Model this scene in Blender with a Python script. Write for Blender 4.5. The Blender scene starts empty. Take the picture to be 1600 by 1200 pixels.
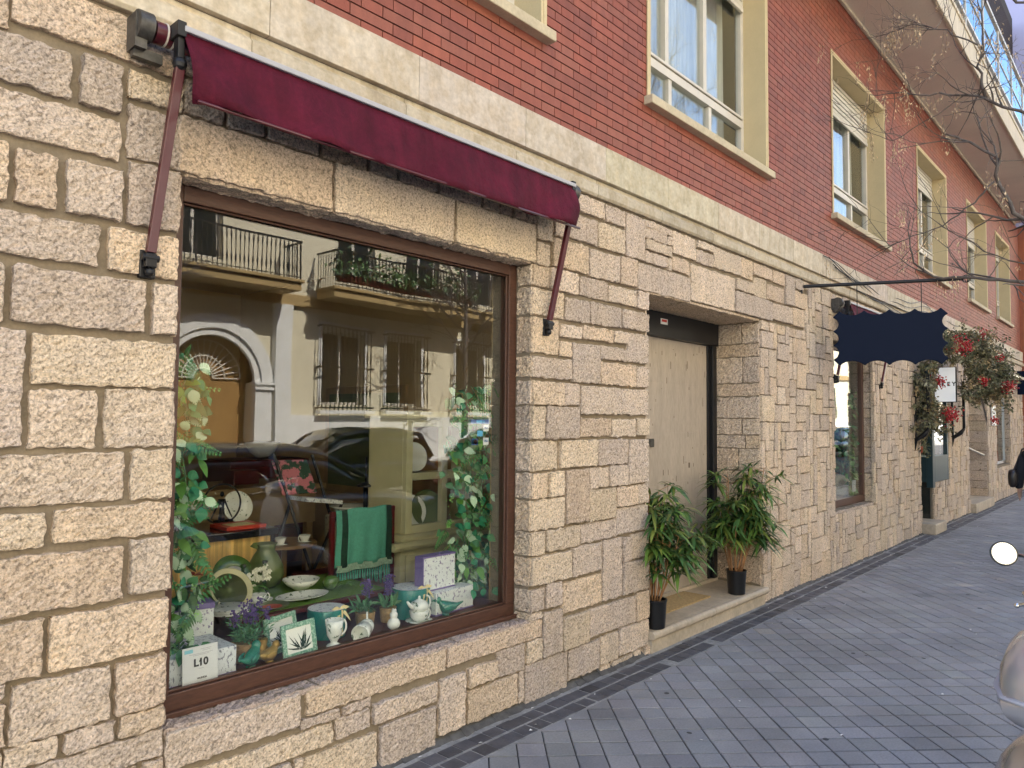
import bpy, bmesh, math, random
import numpy as np
from mathutils import Vector, Matrix, noise
R = math.radians
SC = bpy.context.scene
# ------------------------------------------------------------------ camera
cd = bpy.data.cameras.new("camera"); cam = bpy.data.objects.new("camera", cd)
SC.collection.objects.link(cam); SC.camera = cam
F_, YAW, PITCH, ROLL = 1147.8, 0.730976, 0.0485938, 0.0090157
fw = Vector((math.cos(YAW)*math.cos(PITCH), math.sin(YAW)*math.cos(PITCH), math.sin(PITCH)))
rt = Vector((math.sin(YAW), -math.cos(YAW), 0)); up = rt.cross(fw)
rt2 = rt*math.cos(ROLL)+up*math.sin(ROLL); up2 = -rt*math.sin(ROLL)+up*math.cos(ROLL)
cam.matrix_world = Matrix(((rt2.x, up2.x, -fw.x, 0), (rt2.y, up2.y, -fw.y, -2.7485), (rt2.z, up2.z, -fw.z, 1.6), (0, 0, 0, 1)))
cd.sensor_width = 36; cd.lens = 36*F_/1600; cd.clip_start = .02; cd.clip_end = 600
# ------------------------------------------------------------------ sky, sun, exposure
SUN_EL, SUN_AZ = R(47), R(14)
w = bpy.data.worlds.new("World"); SC.world = w; w.use_nodes = True
nt = w.node_tree; bg = nt.nodes["Background"]
sk = nt.nodes.new("ShaderNodeTexSky"); sk.sky_type = 'NISHITA'; sk.sun_disc = False
sk.sun_elevation = SUN_EL; sk.sun_rotation = SUN_AZ; sk.dust_density = 1.5; sk.air_density = 1.0
nt.links.new(sk.outputs[0], bg.inputs[0]); bg.inputs[1].default_value = 0.15
sd = bpy.data.lights.new("sun", 'SUN'); sd.energy = 5.0; sd.angle = R(.5); sd.color = (1, .93, .82)
sun = bpy.data.objects.new("sun", sd); SC.collection.objects.link(sun)
sv = Vector((math.sin(SUN_AZ)*math.cos(SUN_EL), math.cos(SUN_AZ)*math.cos(SUN_EL), math.sin(SUN_EL)))
sun.rotation_euler = sv.to_track_quat('Z', 'Y').to_euler(); sun.location = (0, 10, 30)
SC.view_settings.view_transform = 'Standard'; SC.view_settings.look = 'None'
SC.view_settings.exposure = 2.0; SC.view_settings.gamma = 1
SC.cycles.max_bounces = 8; SC.cycles.transparent_max_bounces = 12; SC.cycles.diffuse_bounces = 4
SC.cycles.glossy_bounces = 3; SC.cycles.transmission_bounces = 4
SC.cycles.sample_clamp_indirect = 6
SC.cycles.caustics_reflective = False; SC.cycles.caustics_refractive = False
# ------------------------------------------------------------------ materials
def M(name, col, rough=.6, var=0, vs=8, var2=0, vs2=60, bump=0, bs=40, metal=0, attr=False, spec=.5, stretch=None,
      coat=0, col2=None, thr=None, bdist=.01, streak=0, trans=0, bumpkind='noise', bump2=0, bs2=200, emit=None, pits=0, pitd=.45, tone=None):
    m = bpy.data.materials.new(name); m.use_nodes = True; n = m.node_tree; N = n.nodes; L = n.links
    b = N["Principled BSDF"]; b.inputs["Roughness"].default_value = rough; b.inputs["Metallic"].default_value = metal
    b.inputs["Specular IOR Level"].default_value = spec; b.inputs["Coat Weight"].default_value = coat
    tc = N.new("ShaderNodeTexCoord"); co = tc.outputs["Object"]
    if stretch:
        mp = N.new("ShaderNodeMapping"); mp.inputs["Scale"].default_value = stretch; L.new(co, mp.inputs[0]); co = mp.outputs[0]
    rgb = N.new("ShaderNodeRGB"); rgb.outputs[0].default_value = (*col, 1); out = rgb.outputs[0]
    def nz(scale, det=4, src=None):
        t = N.new("ShaderNodeTexNoise"); t.inputs["Scale"].default_value = scale; t.inputs["Detail"].default_value = det
        t.inputs["Roughness"].default_value = .62; L.new(src or co, t.inputs["Vector"]); return t.outputs["Fac"]
    def mulby(out, fac, lo, hi, a=.3, bb=.7):
        mr = N.new("ShaderNodeMapRange"); mr.inputs[1].default_value = a; mr.inputs[2].default_value = bb
        mr.inputs[3].default_value = lo; mr.inputs[4].default_value = hi; L.new(fac, mr.inputs[0])
        mx = N.new("ShaderNodeMix"); mx.data_type = 'RGBA'; mx.blend_type = 'MULTIPLY'; mx.inputs[0].default_value = 1
        L.new(out, mx.inputs[6]); L.new(mr.outputs[0], mx.inputs[7]); return mx.outputs[2]
    if col2:
        f = nz(vs, 3); mr = N.new("ShaderNodeMapRange"); t = thr or .5
        mr.inputs[1].default_value = t-.03; mr.inputs[2].default_value = t+.03; L.new(f, mr.inputs[0])
        mx = N.new("ShaderNodeMix"); mx.data_type = 'RGBA'; L.new(mr.outputs[0], mx.inputs[0]); L.new(out, mx.inputs[6])
        mx.inputs[7].default_value = (*col2, 1); out = mx.outputs[2]
    elif var: out = mulby(out, nz(vs), 1-var, 1+var)
    if tone:
        mx = N.new('ShaderNodeMix'); mx.data_type = 'RGBA'; mr = N.new('ShaderNodeMapRange'); mr.inputs[1].default_value = .38; mr.inputs[2].default_value = .62
        L.new(nz(tone[1], 2), mr.inputs[0]); L.new(mr.outputs[0], mx.inputs[0]); L.new(out, mx.inputs[6]); mx.inputs[7].default_value = (*tone[0], 1); out = mx.outputs[2]
    if var2: out = mulby(out, nz(vs2, 5), 1-var2, 1+var2)
    if pits: out = mulby(out, nz(pits, 3), 1-pitd, 1, .36, .50)
    if streak:
        mp2 = N.new("ShaderNodeMapping"); mp2.inputs["Scale"].default_value = (14, 14, 1.1); L.new(tc.outputs["Object"], mp2.inputs[0])
        out = mulby(out, nz(1.0, 5, mp2.outputs[0]), 1-streak, 1+streak*.6)
    if attr:
        a = N.new("ShaderNodeAttribute"); a.attribute_name = "tint"
        mx = N.new("ShaderNodeMix"); mx.data_type = 'RGBA'; mx.blend_type = 'MULTIPLY'; mx.inputs[0].default_value = 1
        L.new(out, mx.inputs[6]); L.new(a.outputs["Color"], mx.inputs[7]); out = mx.outputs[2]
    L.new(out, b.inputs["Base Color"])
    if emit: L.new(out, b.inputs["Emission Color"]); b.inputs["Emission Strength"].default_value = emit
    if bump:
        h = nz(bs, 5)
        if bumpkind == 'vor':
            v = N.new("ShaderNodeTexVoronoi"); v.inputs["Scale"].default_value = bs; L.new(co, v.inputs["Vector"]); h = v.outputs["Distance"]
        bp = N.new("ShaderNodeBump"); bp.inputs["Strength"].default_value = bump; bp.inputs["Distance"].default_value = bdist
        L.new(h, bp.inputs["Height"]); last = bp
        if bump2:
            b2 = N.new("ShaderNodeBump"); b2.inputs["Strength"].default_value = bump2; b2.inputs["Distance"].default_value = bdist*.5
            L.new(nz(bs2, 4), b2.inputs["Height"]); L.new(bp.outputs[0], b2.inputs["Normal"]); last = b2
        L.new(last.outputs[0], b.inputs["Normal"])
    if trans: b.inputs["Transmission Weight"].default_value = trans
    return m
def glassmat(name, ior=1.6, tint=(1, 1, 1), rough=0.0, refl=(1, 1, 1), warp=.0):
    m = bpy.data.materials.new(name); m.use_nodes = True; n = m.node_tree; N = n.nodes; L = n.links
    N.remove(N["Principled BSDF"]); o = N["Material Output"]
    t = N.new("ShaderNodeBsdfTransparent"); t.inputs[0].default_value = (*tint, 1)
    g = N.new("ShaderNodeBsdfAnisotropic"); g.inputs["Roughness"].default_value = rough; g.inputs[0].default_value = (*refl, 1)
    f = N.new("ShaderNodeFresnel"); ge = N.new("ShaderNodeNewGeometry"); mr = N.new("ShaderNodeMapRange")
    mr.inputs[3].default_value = ior; mr.inputs[4].default_value = 1/ior; L.new(ge.outputs['Backfacing'], mr.inputs[0]); L.new(mr.outputs[0], f.inputs[0])
    x = N.new("ShaderNodeMixShader"); L.new(f.outputs[0], x.inputs[0]); L.new(t.outputs[0], x.inputs[1]); L.new(g.outputs[0], x.inputs[2])
    if warp:
        tc = N.new("ShaderNodeTexCoord"); nn = N.new("ShaderNodeTexNoise"); nn.inputs["Scale"].default_value = 1.6; nn.inputs["Detail"].default_value = 1
        L.new(tc.outputs["Object"], nn.inputs["Vector"]); bp = N.new("ShaderNodeBump"); bp.inputs["Strength"].default_value = 1
        bp.inputs["Distance"].default_value = warp; L.new(nn.outputs[0], bp.inputs["Height"]); L.new(bp.outputs[0], g.inputs["Normal"])
    L.new(x.outputs[0], o.inputs[0]); return m
MT = {}; ATTR = set()
def mm(k, *a, **kw):
    MT[k] = M(k, *a, **kw)
    if kw.get('attr'): ATTR.add(k)
mm('stone', (.66, .548, .435), .9, var=.12, vs=5, streak=.10, var2=.38, vs2=130, pits=85, pitd=.5, tone=((.64, .54, .45), 4), bump=.8, bs=105, bdist=.008, attr=True, bump2=.6, bs2=240, spec=.2)
mm('mortar', (.24, .195, .14), .95, var=.15, vs=10, var2=.12, vs2=90, bump=.5, bs=80, bdist=.006, spec=.2)
mm('band', (.51, .43, .32), .8, var=.14, vs=9, tone=((.60, .53, .43), 14), var2=.13, vs2=50, bump=.3, bs=60, bdist=.004, attr=True, streak=.14, spec=.3)
mm('brick', (.275, .080, .052), .6, streak=.14, var=.08, vs=6, var2=.08, vs2=120, bump=.12, bs=150, bdist=.003, attr=True, spec=.4)
mm('brick_mortar', (.022, .010, .008), .9, bump=.3, bs=120)
mm('orange_brick', (.45, .14, .07), .75, var=.1, vs=6, attr=True)
mm('paver', (.245, .245, .252), .62, var=.22, vs=1.4, var2=.14, vs2=90, bump=.3, bs=120, bdist=.003, attr=True, spec=.45)
mm('paver_joint', (.045, .045, .05), .95, var=.3, vs=14, bump=.5, bs=90)
mm('small_tile', (.075, .077, .088), .55, var=.3, vs=10, var2=.15, vs2=90, bump=.4, bs=130, bdist=.003, attr=True)
mm('tile_grout', (.27, .27, .265), .9, var=.3, vs=9, var2=.2, vs2=60, bump=.4, bs=90)
mm('asphalt', (.05, .05, .054), .9, var=.15, vs=2, var2=.3, vs2=200, bump=.6, bs=250, bdist=.005)
mm('grime', (.10, .095, .09), .95, var=.4, vs=12, bump=.6, bs=60)
mm('kerb', (.32, .31, .29), .85, var=.15, vs=3, var2=.2, vs2=90, bump=.4, bs=120)
mm('travertine', (.42, .355, .29), .45, var=.1, vs=5, var2=.12, vs2=22, bump=.25, bs=50, bdist=.003, stretch=(3, 3, .6))
mm('travertine_step', (.48, .40, .30), .55, var=.2, vs=4, var2=.14, vs2=30, bump=.3, bs=60, bdist=.003)
mm('travertine_hole', (.09, .06, .04), .9)
mm('wood_frame', (.085, .038, .024), .42, var=.25, vs=10, stretch=(2, 12, 12), bump=.15, bs=30, bdist=.002)
mm('soffit', (.74, .65, .56), .9, var=.08, vs=1.2, var2=.04, vs2=40, bump=.15, bs=60)
mm('cream_paint', (.62, .51, .31), .8, var=.05, vs=5, var2=.06, vs2=120, bump=.25, bs=170, bdist=.002)
mm('cream_fascia', (.62, .54, .42), .8, var=.08, vs=3, streak=.12)
mm('sill_stone', (.55, .47, .33), .8, var=.12, vs=6, var2=.1, vs2=60, bump=.2, bs=90)
mm('white_frame', (.66, .62, .55), .45, var=.06, vs=6)
mm('shutter', (.62, .58, .50), .6, var=.05, vs=5)
mm('dark_room', (.05, .04, .032), .9)
mm('curtain', (.62, .60, .55), .9, var=.2, vs=30, stretch=(1, 1, .05))
mm('black_metal', (.015, .015, .017), .42, metal=.3)
mm('grey_metal', (.10, .095, .088), .45, var=.35, vs=30, metal=.6)
mm('steel', (.6, .6, .6), .3, metal=1)
mm('burgundy_fabric', (.088, .006, .020), .75, var=.28, vs=5, var2=.12, vs2=60, bump=.8, bs=9, bdist=.02, bump2=.3, bs2=500, streak=.3, spec=.2)
mm('burgundy_metal', (.075, .005, .012), .35, coat=.3)
mm('grey_trim', (.42, .42, .46), .5)
mm('navy', (.003, .008, .026), .6, spec=.12)
mm('white_plastic', (.75, .76, .75), .45)
mm('lightbox_face', (.85, .86, .88), .5, emit=.10)
mm('gum', (.06, .06, .06), .8)
mm('black_ink', (.012, .012, .012), .6)
mm('cyan_ink', (.25, .58, .66), .6)
mm('blue_ink', (.02, .10, .32), .5); mm('red_ink', (.55, .03, .02), .5); mm('orange_ink', (.8, .35, .03), .5); mm('lightblue_ink', (.1, .45, .75), .5)
mm('pot_black', (.008, .008, .009), .35)
mm('soil', (.03, .02, .014), .95, bump=.6, bs=60)
mm('cane', (.40, .20, .085), .6, var=.25, vs=20)
mm('leaf', (.10, .16, .05), .5, var=.2, vs=6, attr=True, spec=.5)
mm('silkleaf', (.12, .22, .10), .55, attr=True)
mm('dry', (.44, .38, .27), .85, attr=True)
mm('bark', (.12, .10, .09), .85, var=.3, vs=12, bump=.5, bs=50)
mm('berry', (.42, .010, .014), .4, attr=True)
mm('ceramic', (.86, .87, .80), .15, coat=.4)
mm('floral', (.86, .88, .81), .18, vs=38, col2=(.13, .20, .13), thr=.62, coat=.4)
mm('floral_box', (.80, .83, .80), .5, vs=62, col2=(.25, .22, .34), thr=.60, stretch=(1, 1, .75))
mm('floral_box_grey', (.74, .77, .78), .5, vs=75, col2=(.24, .25, .30), thr=.58, stretch=(1, 1, .6))
mm('purple', (.10, .06, .22), .6, var=.2, vs=80)
mm('lilac_trim', (.20, .15, .34), .5)
mm('teal', (.012, .20, .17), .35, coat=.3)
mm('teal_glaze', (.035, .22, .15), .2, coat=.6, var=.2, vs=30)
mm('jade', (.16, .36, .25), .35, vs=90, col2=(.42, .6, .47), thr=.52)
mm('green_glaze', (.075, .155, .028), .2, coat=.5)
mm('olive_glaze', (.12, .16, .055), .3, coat=.3)
mm('green_cloth', (.11, .22, .02), .9, var=.15, vs=20, bump=.2, bs=300)
mm('gold', (.42, .27, .07), .35, metal=.4, var=.2, vs=40)
mm('ribbon', (.75, .62, .30), .5)
mm('wicker', (.38, .25, .12), .8, var=.35, vs=60, stretch=(1, 1, 3.5), bump=.8, bs=120, bdist=.004)
mm('straw', (.42, .29, .13), .85, var=.3, vs=50, bump=.6, bs=120, bdist=.003)
mm('display_floor', (.10, .028, .022), .5, var=.2, vs=6)
mm('shop_wall', (.52, .37, .18), .85, var=.08, vs=2)
mm('shop_ceiling', (.5, .45, .36), .9)
mm('shop_floor', (.10, .065, .04), .4, var=.2, vs=3)
mm('shop_wood', (.32, .18, .06), .45, var=.2, vs=6, stretch=(1, 1, .2))
mm('bamboo', (.80, .52, .17), .4, var=.55, vs=26, stretch=(1, 1, .02), bump=.6, bs=40, bdist=.006, var2=.2, vs2=90)
mm('dark_gloss', (.012, .011, .012), .15, coat=.5)
mm('desk_wood', (.40, .27, .12), .5, var=.12, vs=8)
mm('sage', (.56, .52, .30), .55, var=.06, vs=6)
mm('throw_teal', (.09, .33, .24), .95, var=.12, vs=60, var2=.15, vs2=300, bump=.5, bs=300, bdist=.004)
mm('throw_dark', (.008, .035, .02), .95, var=.3, vs=80)
mm('throw_pale', (.25, .36, .26), .95, var=.3, vs=80)
mm('red_gloss', (.55, .05, .02), .4)
mm('dark_red', (.10, .006, .006), .4)
mm('flower_white', (.75, .74, .60), .7, attr=True)
mm('script_fabric', (.34, .30, .20), .9, vs=60, col2=(.05, .045, .03), thr=.6)
mm('rose_print', (.02, .06, .035), .6, vs=16, col2=(.55, .18, .22), thr=.52)
mm('skin', (.55, .34, .25), .5); mm('hair', (.035, .02, .014), .6, bump=.6, bs=120); mm('coat', (.008, .009, .016), .85, var=.2, vs=20)
mm('trousers', (.010, .010, .013), .85); mm('shoe', (.012, .01, .01), .4); mm('leather', (.018, .014, .014), .35)
mm('silver_paint', (.52, .52, .55), .25, metal=.55, coat=.6, var=.03, vs=4)
mm('chrome', (.82, .82, .82), .06, metal=1); mm('rubber', (.02, .02, .02), .7); mm('black_plastic', (.02, .02, .02), .4)
mm('mirror_glass', (.9, .9, .9), .02, metal=1); mm('lens_clear', (.6, .6, .6), .1, metal=.5, var=.4, vs=120, coat=1); mm('lens_red', (.35, .01, .01), .15, coat=1); mm('lens_amber', (.6, .2, .02), .15, coat=1)
mm('stucco_cream', (.72, .66, .50), .9, var=.06, vs=2, var2=.06, vs2=60, bump=.2, bs=80)
mm('stucco_ochre', (.42, .30, .14), .9, var=.1, vs=2)
mm('white_stone', (.78, .78, .76), .8, var=.08, vs=3)
mm('arch_dark', (.10, .055, .015), .5)
mm('lilac_render', (.50, .46, .62), .85, var=.05, vs=2)
mm('geranium_pot', (.25, .05, .03), .8)
mm('car_grey', (.12, .125, .13), .25, metal=.5, coat=.8); mm('car_dark', (.02, .022, .028), .2, metal=.3, coat=.9); mm('car_white', (.7, .7, .7), .25, coat=.8)
mm('car_glass', (.02, .025, .025), .04, coat=1); mm('hubcap', (.5, .5, .5), .3, metal=.9)
mm('olive_trim', (.36, .30, .12), .4, metal=.3)
mm('dark_teal', (.018, .045, .055), .4)
MT['glass'] = glassmat('window_glass', 1.6, (.97, .98, .97), warp=.0012)
MT['glass_up'] = glassmat('upper_glass', 1.8, (.92, .95, .95), warp=.002)
MT['glass_clear'] = glassmat('clear_glass', 1.5, (.9, .95, .92))
MT['glass_blue'] = glassmat('balcony_glass', 2.2, (.45, .66, .8), .08, (.75, .9, 1))
MT['green_glass'] = glassmat('green_glass', 1.9, (.15, .32, .14), .02)
# ------------------------------------------------------------------ mesh builder
def V(*a): return Vector(a)
class MB:
    def __init__(s): s.v = []; s.f = []; s.m = []; s.c = []; s.mi = 0; s.col = (1, 1, 1)
    def add(s, vs, fs, mi=None, col=None):
        o = len(s.v); s.v += [tuple(x) for x in vs]
        for f in fs: s.f.append([o+i for i in f]); s.m.append(s.mi if mi is None else mi)
        s.c += [col or s.col]*len(vs); return s
    def quad(s, a, b, c, d, **k): return s.add([a, b, c, d], [(0, 1, 2, 3)], **k)
    def tri(s, a, b, c, **k): return s.add([a, b, c], [(0, 1, 2)], **k)
    def box(s, x0, x1, y0, y1, z0, z1, **k):
        vs = [(x, y, z) for z in (z0, z1) for y in (y0, y1) for x in (x0, x1)]
        return s.add(vs, [(0, 2, 3, 1), (4, 5, 7, 6), (0, 1, 5, 4), (2, 6, 7, 3), (0, 4, 6, 2), (1, 3, 7, 5)], **k)
    def obox(s, c, ax, ay, az, **k):   # half-axis vectors
        c = Vector(c); ax = Vector(ax); ay = Vector(ay); az = Vector(az)
        vs = [c+ax*i+ay*j+az*l for l in (-1, 1) for j in (-1, 1) for i in (-1, 1)]
        return s.add(vs, [(0, 2, 3, 1), (4, 5, 7, 6), (0, 1, 5, 4), (2, 6, 7, 3), (0, 4, 6, 2), (1, 3, 7, 5)], **k)
    def tube(s, pts, r, n=8, cap=True, **k):
        pts = [Vector(p) for p in pts]
        if not hasattr(r, '__len__'): r = [r]*len(pts)
        vs = []; fs = []; prev = None
        for i, p in enumerate(pts):
            d = (pts[min(i+1, len(pts)-1)]-pts[max(i-1, 0)])
            d = d.normalized() if d.length > 1e-9 else Vector((0, 0, 1))
            if prev is None: a = d.orthogonal().normalized()
            else:
                a = prev-d*prev.dot(d); a = a.normalized() if a.length > 1e-6 else d.orthogonal().normalized()
            prev = a; b = d.cross(a)
            for j in range(n):
                t = 2*math.pi*j/n; vs.append(p+(a*math.cos(t)+b*math.sin(t))*r[i])
            if i:
                for j in range(n):
                    fs.append(((i-1)*n+j, (i-1)*n+(j+1) % n, i*n+(j+1) % n, i*n+j))
        if cap and n > 2: fs.append(tuple(range(n))[::-1]); fs.append(tuple(range((len(pts)-1)*n, len(pts)*n)))
        return s.add(vs, fs, **k)
    def lathe(s, prof, c=(0, 0, 0), axis=(0, 0, 1), n=24, sx=1, sy=1, **k):
        c = Vector(c); q = Vector((0, 0, 1)).rotation_difference(Vector(axis)); vs = []; fs = []
        for i, (r, z) in enumerate(prof):
            for j in range(n):
                t = 2*math.pi*j/n; vs.append(c+q @ Vector((r*math.cos(t)*sx, r*math.sin(t)*sy, z)))
            if i:
                for j in range(n): fs.append(((i-1)*n+j, (i-1)*n+(j+1) % n, i*n+(j+1) % n, i*n+j))
        if prof[0][0] > 1e-5: fs.append(tuple(range(n))[::-1])
        if prof[-1][0] > 1e-5: fs.append(tuple(range((len(prof)-1)*n, len(prof)*n)))
        return s.add(vs, fs, **k)
    def ball(s, c, r, n=12, q=None, **k):
        r = r if hasattr(r, '__len__') else (r, r, r); vs = []; fs = []; m = max(4, n//2+1)
        for i in range(m+1):
            ph = math.pi*i/m
            for j in range(n):
                t = 2*math.pi*j/n; p = Vector((r[0]*math.sin(ph)*math.cos(t), r[1]*math.sin(ph)*math.sin(t), r[2]*math.cos(ph)))
                if q is not None: p = q @ p
                vs.append(Vector(c)+p)
            if i:
                for j in range(n): fs.append(((i-1)*n+j, i*n+j, i*n+(j+1) % n, (i-1)*n+(j+1) % n))
        return s.add(vs, fs, **k)
    def leaf(s, p, d, nrm, ln, wd, droop=.25, seg=3, tip=True, **k):
        p = Vector(p); d = Vector(d).normalized(); sd_ = d.cross(Vector(nrm))
        sd_ = sd_.normalized() if sd_.length > 1e-5 else d.orthogonal().normalized(); nn = sd_.cross(d)
        vs = [p]; fs = []
        for i in range(1, seg):
            t = i/seg; wv = wd*math.sin(math.pi*min(t*1.0, 1)**.8)*.5; c = p+d*ln*t-nn*0-Vector((0, 0, 1))*droop*ln*t*t
            vs += [c+sd_*wv+nn*wv*.3, c-sd_*wv+nn*wv*.3]
        vs.append(p+d*ln-Vector((0, 0, 1))*droop*ln)
        fs.append((0, 1, 2))
        for i in range(seg-2): a = 1+2*i; fs.append((a, a+2, a+3, a+1))
        e = len(vs)-1; fs.append((e-2, e, e-1)); return s.add(vs, fs, **k)
    def prism(s, poly, axis, a, b, **k):   # poly of 2-D points, extruded along axis 0/1/2 from a to b
        n = len(poly); vs = []
        for t in (a, b):
            for (p, q) in poly: vs.append((t, p, q) if axis == 0 else (p, t, q) if axis == 1 else (p, q, t))
        return s.add(vs, [tuple(range(n))[::-1], tuple(range(n, 2*n))]+[(i, (i+1) % n, n+(i+1) % n, n+i) for i in range(n)], **k)
    def build(s, name, mats, parent=None, org=None, smooth=False, bevel=0, sub=0, local=False, tint=False, angle=None, fix=True):
        o = Vector((0, 0, 0))
        if parent is not None and not local: o = root_loc(parent)
        if parent is None and org is not None: o = Vector(org)
        me = bpy.data.meshes.new(name)
        me.from_pydata([(x[0]-o.x, x[1]-o.y, x[2]-o.z) for x in s.v], [], s.f)
        for m in (mats if isinstance(mats, (list, tuple)) else [mats]): me.materials.append(MT[m])
        if any(s.m): me.polygons.foreach_set('material_index', s.m)
        if tint or any(m in ATTR for m in (mats if isinstance(mats, (list, tuple)) else [mats])):
            ca = me.color_attributes.new("tint", 'FLOAT_COLOR', 'POINT')
            arr = np.ones((len(s.c), 4), np.float32); arr[:, :3] = np.array(s.c, np.float32); ca.data.foreach_set('color', arr.ravel())
        if fix:
            bm = bmesh.new(); bm.from_mesh(me); bmesh.ops.recalc_face_normals(bm, faces=bm.faces); bm.to_mesh(me); bm.free()
        if smooth: me.polygons.foreach_set('use_smooth', [True]*len(me.polygons))
        me.update()
        if smooth and angle: me.set_sharp_from_angle(angle=R(angle))
        ob = bpy.data.objects.new(name, me); SC.collection.objects.link(ob)
        if parent is not None: ob.parent = parent
        else: ob.location = o
        if bevel:
            bv = ob.modifiers.new("bevel", 'BEVEL'); bv.width = bevel; bv.segments = 2; bv.limit_method = 'ANGLE'
            if smooth is False: pass
        if sub: sb = ob.modifiers.new("sub", 'SUBSURF'); sb.levels = sub; sb.render_levels = sub
        return ob
def root_loc(o):
    l = Vector(o.location)
    while o.parent is not None: o = o.parent; l = l+Vector(o.location)
    return l
def tag(o, label=None, cat=None, group=None, kind=None):
    if label: o['label'] = label
    if cat: o['category'] = cat
    if group: o['group'] = group
    if kind: o['kind'] = kind
    return o
def thing(name, loc, label, cat, group=None, rz=0):
    o = bpy.data.objects.new(name, None); o.empty_display_size = .1; SC.collection.objects.link(o)
    o.location = loc; o.rotation_euler = (0, 0, rz); return tag(o, label, cat, group)
def copy_tree(o, parent=None, loc=None):
    c = o.copy(); SC.collection.objects.link(c); c.parent = parent
    if loc is not None: c.location = loc
    for ch in list(o.children): copy_tree(ch, c)
    return c
def text(s, size, loc, rot, mat, parent, name='lettering', ext=.0005, align='CENTER', sx=1, bold=0):
    cu = bpy.data.curves.new(name, 'FONT'); cu.body = s; cu.size = size; cu.extrude = ext; cu.align_x = align; cu.align_y = 'CENTER'
    cu.offset = bold; cu.materials.append(MT[mat]); tmp = bpy.data.objects.new('tmp', cu); me = bpy.data.meshes.new_from_object(tmp); bpy.data.objects.remove(tmp)
    o = bpy.data.objects.new(name, me); SC.collection.objects.link(o)
    o.parent = parent; o.location = Vector(loc)-root_loc(parent); o.rotation_euler = rot; o.scale = (sx, 1, 1); return o
rnd = random.Random(7)
U = rnd.uniform
# ------------------------------------------------------------------ setting: ground
MB().box(-80, 160, -80, 60, -.6, -.24).build('ground', 'asphalt')['kind'] = 'structure'
MB().box(-40, 120, -11.2, -3.25, -.23, -.13).build('road', 'asphalt')['kind'] = 'structure'
MB().box(-40, 120, -13.8, -11.3, -.23, -.01).build('opposite_pavement', 'kerb')['kind'] = 'structure'
MB().box(-8, 60, -3.1, -.29, -.23, -.007).build('pavement', 'paver_joint')['kind'] = 'structure'
mb = MB()
x = -8
while x < 60: mb.box(x, x+.995, -3.25, -3.104, -.229, .0, col=(1, 1, 1)); x += 1
mb.build('kerb', 'kerb', bevel=.01)['kind'] = 'structure'
# pavers laid diagonally
def clip(poly, ymax):
    out = []
    for i in range(len(poly)):
        a, b = poly[i], poly[(i+1) % len(poly)]
        if a[1] <= ymax: out.append(a)
        if (a[1] <= ymax) != (b[1] <= ymax):
            t = (ymax-a[1])/(b[1]-a[1]); out.append((a[0]+(b[0]-a[0])*t, ymax))
    return out
mb = MB(); h = .09885; pr = random.Random(3)
for i in range(-90, 480):
    for j in range(-480, 90):
        cx = 2.793+(i-j)*h; cy = -.293-(i+j+1)*h
        if cy < -3.06 or cy > -.2 or cx < -2 or cx > 26: continue
        g1, g2 = .0032, .0052   # joint half widths
        e1 = Vector((h, -h)); e2 = Vector((-h, -h)); l = e1.length
        s1 = .5-g1/l; s2 = .5-g2/l
        c = Vector((cx, cy)); tz = pr.gauss(0, .0006); t1, t2 = pr.gauss(0, .0045), pr.gauss(0, .0045)
        v = pr.gauss(1, .065); col = (v*pr.gauss(1, .015), v, v*pr.gauss(1.01, .02))
        if pr.random() < .008: col = (v*1.3, v*1.2, v*1.08)
        cut = cy+h > -.291
        def ring(k, z):
            if cut: k = 0
            pts = [c+e1*a*(s1-k)*2*.5*1+e2*b*(s2-k) for a, b in ((-1, -1), (1, -1), (1, 1), (-1, 1))]
            pts = [(p.x, p.y) for p in pts]; 
            if cut: pts = clip(pts, -.290)
            return [(p[0], p[1], z+(p[0]-cx)*t1+(p[1]-cy)*t2+tz if z > -.004 else z) for p in pts]
        top = ring(.018, .0); mid = ring(0, -.0025); bot = ring(0, -.012)
        if len(top) != len(mid) or len(top) < 3 or len(mid) != len(bot): continue
        n = len(top)
        mb.add(top+mid+bot, [tuple(range(n))]+[(a, n+a, n+(a+1) % n, (a+1) % n) for a in range(n)]+[(n+a, 2*n+a, 2*n+(a+1) % n, n+(a+1) % n) for a in range(n)], col=col)
mb.build('paving_stones', 'paver', tint=True)['kind'] = 'structure'
# strip of small tiles and mortar margin
mb = MB(); MB().box(-8, 60, -.2905, -.0, -.22, -.0008).build('gutter_bed', 'tile_grout')['kind'] = 'structure'
x = -2.0
while x < 24:
    for r_, (ya, yb, off) in enumerate(((-.166, -.083, 0), (-.274, -.184, .03))):
        if pr.random() < .04: continue
        v = pr.gauss(1, .2); z = pr.gauss(.002, .0015); xx = x+off+pr.gauss(0, .003)
        mb.box(xx+.003, xx+.100, ya+pr.gauss(0, .0015), yb+pr.gauss(0, .0015), -.02, z, col=(v, v, v*1.03))
    x += .1035
mb.build('gutter_tiles', 'small_tile', tint=True, bevel=.002)['kind'] = 'structure'
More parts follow.
